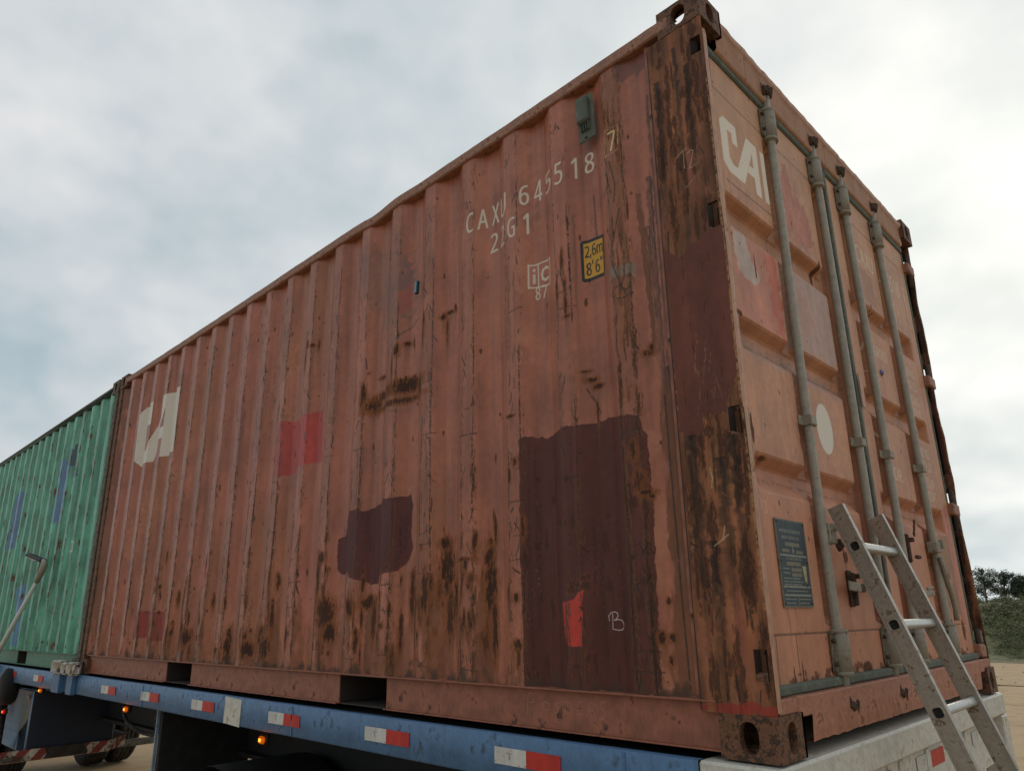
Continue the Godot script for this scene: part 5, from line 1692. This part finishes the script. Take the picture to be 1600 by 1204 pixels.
func handles(left: Node3D, right: Node3D) -> void:
	# left door: hub on the bar, lever end in its catch
	var st := begin()
	box(st, Vector3(-0.026, 0.652, -0.600), Vector3(0.036, 0.070, 0.062), Basis(), 0.004)
	tube(st, [Vector3(-0.012, 0.672, -0.605), Vector3(0.004, 0.672, -0.605)], 0.012, 10)
	put(st, "handle_hub", M.bracket, left)
	st = begin(true)
	tube(st, [Vector3(-0.010, 0.632, -0.635), Vector3(-0.006, 0.610, -0.650), Vector3(-0.010, 0.600, -0.640), Vector3(-0.012, 0.615, -0.625)], [0.010, 0.011, 0.009, 0.006], 8)
	put(st, "lock_hook", M.cam, left)
	st = begin()
	box(st, Vector3(-0.030, 0.500, -0.766), Vector3(0.030, 0.050, 0.018), Basis(), 0.005)
	box(st, Vector3(-0.032, 0.435, -0.776), Vector3(0.026, 0.050, 0.018), Basis(), 0.005)
	box(st, Vector3(-0.039, 0.470, -0.770), Vector3(0.012, 0.128, 0.034), Basis(), 0.004)
	box(st, Vector3(-0.006, 0.471, -0.775), Vector3(0.020, 0.030, 0.058), Basis(), 0.005)
	tube(st, [Vector3(-0.020, 0.512, -0.772), Vector3(-0.002, 0.512, -0.772)], 0.009, 10)
	put(st, "handle_catch", M.cam, left)
	st = begin()
	box(st, Vector3(0.000, 0.474, -0.705), Vector3(0.008, 0.032, 0.108), Basis(Vector3.RIGHT, -0.05), 0.003)
	box(st, Vector3(-0.004, 0.472, -0.850), Vector3(0.012, 0.018, 0.19), Basis(Vector3.RIGHT, 0.03), 0.004)
	put(st, "door_handle", M.bracket, left)
	# right door: the same, hanging loose
	st = begin()
	box(st, Vector3(-0.038, 0.655, -1.515), Vector3(0.016, 0.124, 0.022), Basis(), 0.005)
	box(st, Vector3(-0.022, 0.690, -1.515), Vector3(0.026, 0.020, 0.016), Basis(), 0.004)
	box(st, Vector3(-0.008, 0.615, -1.525), Vector3(0.018, 0.016, 0.040), Basis(), 0.004)
	put(st, "handle_catch", M.cam, right)
	st = begin(true)
	for q in 5:
		var c := Vector3(-0.010, 0.715 + q * 0.014, -1.53 - q * 0.008)
		var ring: Array = []
		for k in 9:
			var a := TAU * k / 8.0
			ring.append(c + Vector3(0.004 * sin(a) * (q % 2), 0.010 * sin(a), 0.008 * cos(a) * (1.0 if q % 2 == 0 else 0.5)))
		tube(st, ring, 0.0028, 6)
	put(st, "lock_chain", M.cam, right)
	st = begin()
	box(st, Vector3(-0.030, 0.470, -1.50), Vector3(0.034, 0.10, 0.026), Basis(), 0.006)
	box(st, Vector3(-0.006, 0.462, -1.58), Vector3(0.012, 0.026, 0.15), Basis(Vector3.RIGHT, 0.04), 0.004)
	box(st, Vector3(-0.002, 0.485, -1.60), Vector3(0.010, 0.012, 0.08), Basis(Vector3.RIGHT, 0.10), 0.003)
	put(st, "door_handle", M.bracket, right)
	st = begin()
	box(st, Vector3(-0.022, 0.675, -1.845), Vector3(0.048, 0.052, 0.060), Basis(), 0.005)
	box(st, Vector3(0.004, 0.690, -1.875), Vector3(0.020, 0.040, 0.010), Basis(), 0.003)
	put(st, "handle_hub", M.bracket, right)
	st = begin(true)
	tube(st, [Vector3(-0.008, 0.63, -1.862), Vector3(-0.004, 0.57, -1.880), Vector3(-0.004, 0.50, -1.905), Vector3(-0.006, 0.47, -1.935), Vector3(-0.008, 0.40, -1.965), Vector3(-0.010, 0.345, -1.965)], [0.010, 0.011, 0.012, 0.011, 0.011, 0.012], 8)
	put(st, "door_handle", M.bracket, right)
	st = begin(true)
	tube(st, [Vector3(-0.050, 1.484, -1.572), Vector3(-0.038, 1.484, -1.572), Vector3(-0.032, 1.484, -1.572)], [0.017, 0.014, 0.006], 12)
	put(st, "plug", plain(Color8(92, 96, 140), 0.4), right)

func data_plate(door: Node3D) -> void:
	var cv := canvas(0.0, 0.215, 0.0, 0.275, 0.0008)
	cv.fill(Color8(50, 62, 66), 0.25, 0.15, 120)
	var ink := Color8(172, 168, 148)
	letter(cv, "APPROVED FOR TRANSPORT", 0.022, 0.178, 0.232, 0.243, ink, 0.75, 0.1)
	letter(cv, "UNDER CUSTOMS SEAL", 0.034, 0.166, 0.212, 0.222, ink, 0.75, 0.1)
	for r: Array in [[0.055, 0.160, 0.190, 0.202], [0.03, 0.08, 0.170, 0.180], [0.13, 0.18, 0.168, 0.178], [0.05, 0.155, 0.128, 0.140], [0.08, 0.155, 0.110, 0.122], [0.08, 0.155, 0.094, 0.105]]:
		poly(cv, pv([r[0], r[2], r[1], r[2], r[1], r[3], r[0], r[3]]), Color8(142, 132, 104), 0.75, 0.15)
	for y: float in [0.160, 0.062, 0.036]:
		poly(cv, pv([0.01, y - 0.003, 0.205, y - 0.003, 0.205, y + 0.003, 0.01, y + 0.003]), ink, 0.7, 0.1)
	poly(cv, pv([0.106, 0.005, 0.109, 0.005, 0.109, 0.033, 0.106, 0.033]), ink, 0.7)
	letter(cv, "CSC SAFETY APPROVAL", 0.05, 0.165, 0.146, 0.154, ink, 0.7, 0.15)
	for r: Array in [[0.02, 0.07, 0.118], [0.02, 0.07, 0.104], [0.02, 0.14, 0.088], [0.02, 0.16, 0.078], [0.02, 0.15, 0.069], [0.03, 0.19, 0.049], [0.015, 0.095, 0.024], [0.015, 0.09, 0.012], [0.115, 0.20, 0.024], [0.115, 0.19, 0.012]]:
		for q in int((r[1] - r[0]) / 0.007):
			cv.line(pv([r[0] + q * 0.007, r[2], r[0] + q * 0.007 + 0.0045, r[2]]), 0.0042, ink, 0.55, 0.2)
	poly(cv, pv([0.162, 0.130, 0.192, 0.130, 0.190, 0.085, 0.184, 0.066, 0.172, 0.085]), Color8(176, 164, 116), 0.9, 0.1)
	poly(cv, pv([0.174, 0.082, 0.186, 0.072, 0.190, 0.090, 0.190, 0.062, 0.182, 0.060]), Color8(26, 26, 26), 0.9)
	poly(cv, pv([0.100, 0.176, 0.108, 0.192, 0.116, 0.176, 0.112, 0.168, 0.104, 0.168]), ink, 0.6)
	for e: Array in [[0, 0, 0.215, 0], [0, 0.275, 0.215, 0.275], [0, 0, 0, 0.275], [0.215, 0, 0.215, 0.275]]: cv.line(pv(e), 0.008, Color8(128, 118, 92), 0.8, 0.3)
	for q in 25: cv.blot(rng.randf() * 0.215, rng.randf() * 0.275, rng.randf_range(0.001, 0.004), rng.randf_range(0.001, 0.006), 0.6, 1.3, q * 11)
	var st := begin()
	var a := Vector3(-0.0395, 0.678, -0.213)
	var w := Vector3(0, 0, -0.216)
	var h := Vector3(0, -0.272, 0)
	var n := 0
	var uvs := [Vector2(0, 0), Vector2(1, 0), Vector2(1, 1), Vector2(0, 0), Vector2(1, 1), Vector2(0, 1)]
	for p: Vector3 in [a, a + w, a + w + h, a, a + w + h, a + h]:
		st.set_uv(uvs[n])
		st.add_vertex(p)
		n += 1
	var o := put(st, "data_plate", cv.material(1.0, 1.0), door, true, true)
	st = begin()
	span(st, -0.0435, -0.0397, 0.405, 0.6785, -0.430, -0.2125)
	put(st, "backing", M.bracket, o)
	st = begin(true)
	for y: float in [0.668, 0.545, 0.416]:
		for z: float in [-0.222, -0.420]: tube(st, [Vector3(-0.041, y, z), Vector3(-0.0375, y, z)], 0.0035, 8)
	put(st, "rivet", M.cam, o).set_meta("kind", "stuff")


# ------------------------------------------------------------------ the green container ahead of it
func green_container() -> void:
	var L0 := -6.105
	var L1 := L0 - LEN
	var c := base("shipping_container", Vector3(L0, DECK, 0))
	tag(c, "green shipping container with blue touched-up patches, ahead of the red one", "container")
	var ridge := -6.615
	var pitch := 0.2835
	var cv := canvas(L1 + 0.07, L0 - 0.07, 0.150, 2.525, 0.0052)
	cv.fill(Color8(86, 148, 122), 0.20, 0.16, 98)
	rng.seed = 14
	for a: Array in [
		[[-7.863, 2.06, -7.582, 2.08, -7.40, 1.95, -7.402, 1.40, -7.863, 1.41], Color8(88, 122, 152), 0.9],
		[[-9.637, 1.97, -9.28, 1.96, -9.277, 1.27, -9.651, 1.27], Color8(92, 124, 156), 0.9],
		[[-8.796, 0.81, -8.572, 0.825, -8.32, 0.80, -8.296, 0.18, -8.704, 0.18], Color8(92, 132, 164), 0.9],
		[[-7.607, 2.20, -7.36, 2.15, -7.36, 2.19, -7.205, 2.20, -7.09, 1.82, -7.253, 1.80, -7.27, 1.95, -7.60, 2.0], Color8(56, 80, 86), 0.92],
		[[-7.643, 0.16, -7.60, 0.25, -7.50, 0.26, -7.495, 0.16], Color8(40, 56, 92), 0.9],
		[[-8.6, 1.6, -8.1, 1.5, -8.0, 1.0, -8.5, 0.9], Color8(92, 128, 96), 0.4]]:
		cv.patch(pv(a[0]), a[1], 0.02, a[2], 0.06)
	for k in 20:
		for e in 2:
			var ex := ridge - pitch * k + 0.072 * e
			for q in 16: cv.blot(ex + rng.randfn() * 0.006, rng.randf_range(0.2, 2.45), rng.randf_range(0.004, 0.010), rng.randf_range(0.01, 0.07), 0.6, 1.5, q * 29 + k)
	for q in 90:
		var x := rng.randf_range(-11.5, -6.3)
		var y := 0.2 + 2.0 * pow(rng.randf(), 1.4)
		var s := rng.randf_range(0.008, 0.03)
		cv.blot(x, y, s, s * rng.randf_range(0.8, 2.2), 0.8, 1.4, q * 7)
		cv.run(x, y, 0.2, s * 0.7, 0.4, Color8(70, 76, 56))
	for q in 10: cv.run(rng.randf_range(-11, -6.4), rng.randf_range(1.2, 2.4), 1.0, 0.02, 0.3, Color8(84, 84, 62))
	cv.line(pv([-6.93, 1.15, -6.83, 1.15, -6.83, 1.06, -6.93, 1.06, -6.93, 1.15]), 0.014, Color8(190, 190, 180), 0.9)
	cv.line(pv([-6.63, 1.58, -6.628, 1.42]), 0.028, Color8(206, 170, 60), 0.9, 0.2)
	for f: Array in [[-6.95, 2.40, -6.93, 2.29], [-7.35, 2.37, -7.36, 2.20], [-6.75, 1.02, -6.80, 0.4]]:
		cv.line(pv(f), 0.02, Color8(120, 164, 138), 0.7, 0.2)
	var wall := put(wall_mesh(L1 + 0.07, L0 - 0.07, 0.150, 2.525, ridge, pitch, 90.0, 0.8), "side_panel", cv.material(1.0, 1.5), c, false, true)
	wall.position.x = -L0
	var st := begin()
	for z: float in [0.0, -WID]:
		var out := 1.0 if z == 0.0 else -1.0
		st = begin(true)
		box(st, Vector3(-LEN * 0.5, 2.528, z - out * 0.030), Vector3(LEN - 0.3, 0.060, 0.060), Basis(), 0.006)
		put(st, "top_side_rail", M.green_rail, c)
		st = begin()
		var last := -LEN + 0.15
		for cut: Array in [[-4.20, -3.84], [-2.18, -1.82], [-0.15, 0.0]]:
			span(st, last, cut[0], 0.018, 0.144, z - out * 0.036, z - out * 0.030)
			last = cut[1]
		span(st, -LEN + 0.15, -0.15, 0.1445, 0.150, z - out * 0.060, z - out * 0.003, 0.001)
		span(st, -LEN + 0.15, -0.15, 0.0125, 0.0175, z - out * 0.060, z - out * 0.012, 0.001)
		put(st, "bottom_side_rail", M.green, c)
		for x: float in [0.0, -LEN]:
			var ox := 1.0 if x == 0.0 else -1.0
			for y: float in [0.0, HGT]:
				casting(Vector3(x, y, z), Vector3(ox, 1 if y > 0 else -1, out), M.green_rust, c)
			st = begin()
			span(st, x - ox * 0.085, x - ox * 0.004, 0.118, 2.473, z - out * 0.08, z - out * 0.002, 0.005)
			put(st, "corner_post", M.green_rust, c)
	st = begin()
	for cut: Array in [[-4.20, -3.84], [-2.18, -1.82]]:
		st = begin()
		for x: float in [cut[0] - 0.006, cut[1] + 0.001]: span(st, x, x + 0.005, 0.020, 0.143, -WID + 0.04, -0.037)
		span(st, cut[0], cut[1], 0.137, 0.143, -WID + 0.04, -0.037)
		span(st, cut[0], cut[1], 0.012, 0.017, -WID + 0.04, -0.037)
		put(st, "fork_pocket", M.inside, c)
	st = begin()
	span(st, -LEN + 0.06, -0.06, 2.535, 2.556, -WID + 0.05, -0.05)
	put(st, "roof_panel", M.green_rail, c)
	st = begin()
	span(st, -0.05, -0.02, 0.10, 2.55, -WID + 0.08, -0.08)
	put(st, "end_wall", M.green, c)
	st = begin()
	span(st, -LEN + 0.02, -LEN + 0.05, 0.10, 2.55, -WID + 0.08, -0.08)
	put(st, "end_wall", M.green, c)
	st = begin()
	span(st, -LEN + 0.1, -0.1, 0.15, 2.52, -WID + 0.010, -WID + 0.040)
	put(st, "side_wall", M.green, c)
	st = begin()
	span(st, -LEN + 0.10, -0.10, 0.150, 0.178, -WID + 0.06, -0.060)
	put(st, "floor", M.inside, c)


# ------------------------------------------------------------------ ladder and pole
func ladder() -> void:
	var t := base("ladder", Vector3(0.748, 0, -0.600))
	t.rotation.z = deg_to_rad(18.4)
	tag(t, "worn aluminium ladder leaning against the red container's doors", "ladder")
	var top := 2.345
	var d := 0.0275
	var th := 0.025
	for side in 2:
		var outz := 0.0 if side == 0 else -0.420
		var sgn := 1.0 if side == 0 else -1.0
		var st := begin()
		var y := 0.02
		var rungs: Array[float] = []
		for q in 8: rungs.append(0.299 + 0.271 * q)
		for q in 8:
			var y1: float = rungs[q] + 0.1355 if q < 7 else top
			if side == 0: holed(st, Vector3(-d, y, 0), Vector3.RIGHT, Vector3.UP, d * 2, y1 - y, Vector2(d, rungs[q] - y), Vector2(0.0145, 0.0150), 0.012, 4.0)
			else: holed(st, Vector3(d, y, outz), Vector3.LEFT, Vector3.UP, d * 2, y1 - y, Vector2(d, rungs[q] - y), Vector2(0.0145, 0.0150), 0.012, 4.0)
			y = y1
		# the web's two narrow faces and the inner face
		span(st, d - 0.003, d + 0.0006, 0.0, top, minf(outz + 0.0006 * sgn, outz - th * sgn), maxf(outz + 0.0006 * sgn, outz - th * sgn), 0.0012)
		span(st, -d - 0.0006, -d + 0.003, 0.0, top, minf(outz + 0.0006 * sgn, outz - th * sgn), maxf(outz + 0.0006 * sgn, outz - th * sgn), 0.0012)
		span(st, -d + 0.003, d - 0.003, 0.0, top - 0.004, minf(outz - (th - 0.003) * sgn, outz - th * sgn), maxf(outz - (th - 0.003) * sgn, outz - th * sgn))
		for x: float in [-0.019, -0.0155, 0.0160, 0.0195]:
			for q in 9:
				var a: float = 0.0 if q == 0 else rungs[q - 1] + (0.0 if absf(x) > 0.0158 else 0.0)
				var b: float = top if q == 8 else rungs[q]
				span(st, x - 0.0008, x + 0.0008, a + 0.001, b - 0.001, minf(outz, outz + 0.0009 * sgn), maxf(outz, outz + 0.0009 * sgn))
				span(st, x - 0.0008, x + 0.0008, a + 0.001, b - 0.001, minf(outz - th * sgn, outz - (th + 0.0009) * sgn), maxf(outz - th * sgn, outz - (th + 0.0009) * sgn))
		put(st, "stile", M.alu, t)
		st = begin()
		span(st, -d + 0.0035, d - 0.0035, top - 0.05, top - 0.006, minf(outz - 0.0025 * sgn, outz - (th - 0.0035) * sgn), maxf(outz - 0.0025 * sgn, outz - (th - 0.0035) * sgn))
		put(st, "end_cap", M.rubber, t)
		st = begin(true)
		span(st, -d - 0.004, d + 0.004, -0.004, 0.06, minf(outz + 0.004 * sgn, outz - (th + 0.004) * sgn), maxf(outz + 0.004 * sgn, outz - (th + 0.004) * sgn), 0.006)
		put(st, "ladder_foot", M.rubber, t)
	for q in 8:
		# a hollow rounded-square rung, pressed flat at the top
		var y := 0.299 + 0.271 * q
		var st := begin(true)
		var n := 20
		var shape := func(i: int, r: float) -> Vector2:
			var a := TAU * i / n
			var k := 1.0 / pow(pow(absf(cos(a)), 4.0) + pow(absf(sin(a)), 4.0), 0.25)
			return Vector2(cos(a), sin(a)) * k * r
		sheet(st, n + 1, 4, func(i, j):
			var p: Vector2 = shape.call(i, 0.0150 if j != 0 and j != 3 else 0.0142)
			return Vector3(-p.x, y + p.y, [-0.0005, -0.026, -0.394, -0.4195][j]), func(i, j): return Vector2(i, j))
		put(st, "rung", M.rung, t)
		for z: float in [-0.014, -0.409]:
			st = begin()
			span(st, -0.0138, 0.0138, y - 0.0138, y + 0.0138, z - 0.003, z)
			put(st, "rung_plug", M.black, t)
		for outz: float in [-0.0255, -0.3945, 0.0, -0.420]:
			st = begin(true)
			var inner := outz < -0.01 and outz > -0.41
			var off := (-0.004 if outz > -0.2 else 0.004) if inner else (0.0025 if outz > -0.2 else -0.0025)
			sheet(st, n + 1, 3, func(i, j):
				var p: Vector2 = shape.call(i, ([0.0150, 0.0185, 0.0152] if inner else [0.0146, 0.0172, 0.0195])[j])
				return Vector3(-p.x, y + p.y, outz + (off if j == (2 if inner else 1) else 0.0)), func(i, j): return Vector2(i, j))
			put(st, "rung_collar", M.alu, t)

func pole() -> void:
	var t := base("pole", Vector3(-8.77, DECK - 0.01, 0.10))
	tag(t, "thin white pole with a bent grey tip and dark head slanting across the green container", "pole")
	var st := begin(true)
	var o := Vector3(-8.77, -0.01, 0.10)
	tube(st, [Vector3.ZERO, Vector3(-8.455, 0.166, 0.1) - o, Vector3(-7.43, 0.805, 0.1) - o], [0.026, 0.024, 0.019], 12)
	put(st, "shaft", plain(Color8(206, 208, 204), 0.4), t)
	st = begin(true)
	tube(st, [Vector3(-7.44, 0.80, 0.1) - o, Vector3(-7.35, 0.87, 0.1) - o, Vector3(-7.265, 0.945, 0.1) - o, Vector3(-7.26, 0.975, 0.1) - o, Vector3(-7.33, 1.0, 0.1) - o], [0.022, 0.030, 0.030, 0.026, 0.018], 12)
	put(st, "bent_tip", M.bar, t)
	st = begin()
	box(st, Vector3(-7.62, 1.045, 0.1) - o, Vector3(0.62, 0.035, 0.07), Basis(Vector3.BACK, -0.16), 0.012)
	put(st, "head", M.black, t)
	st = begin()
	box(st, Vector3(-7.70, 1.040, 0.1) - o, Vector3(0.40, 0.012, 0.05), Basis(Vector3.BACK, -0.16), 0.003)
	put(st, "lens", plain(Color8(190, 176, 150), 0.4), t)
	# clamp where it stands on the rail
	st = begin()
	box(st, Vector3(0, -0.03, -0.025), Vector3(0.10, 0.10, 0.08), Basis(), 0.008)
	put(st, "foot_clamp", M.steel, t)
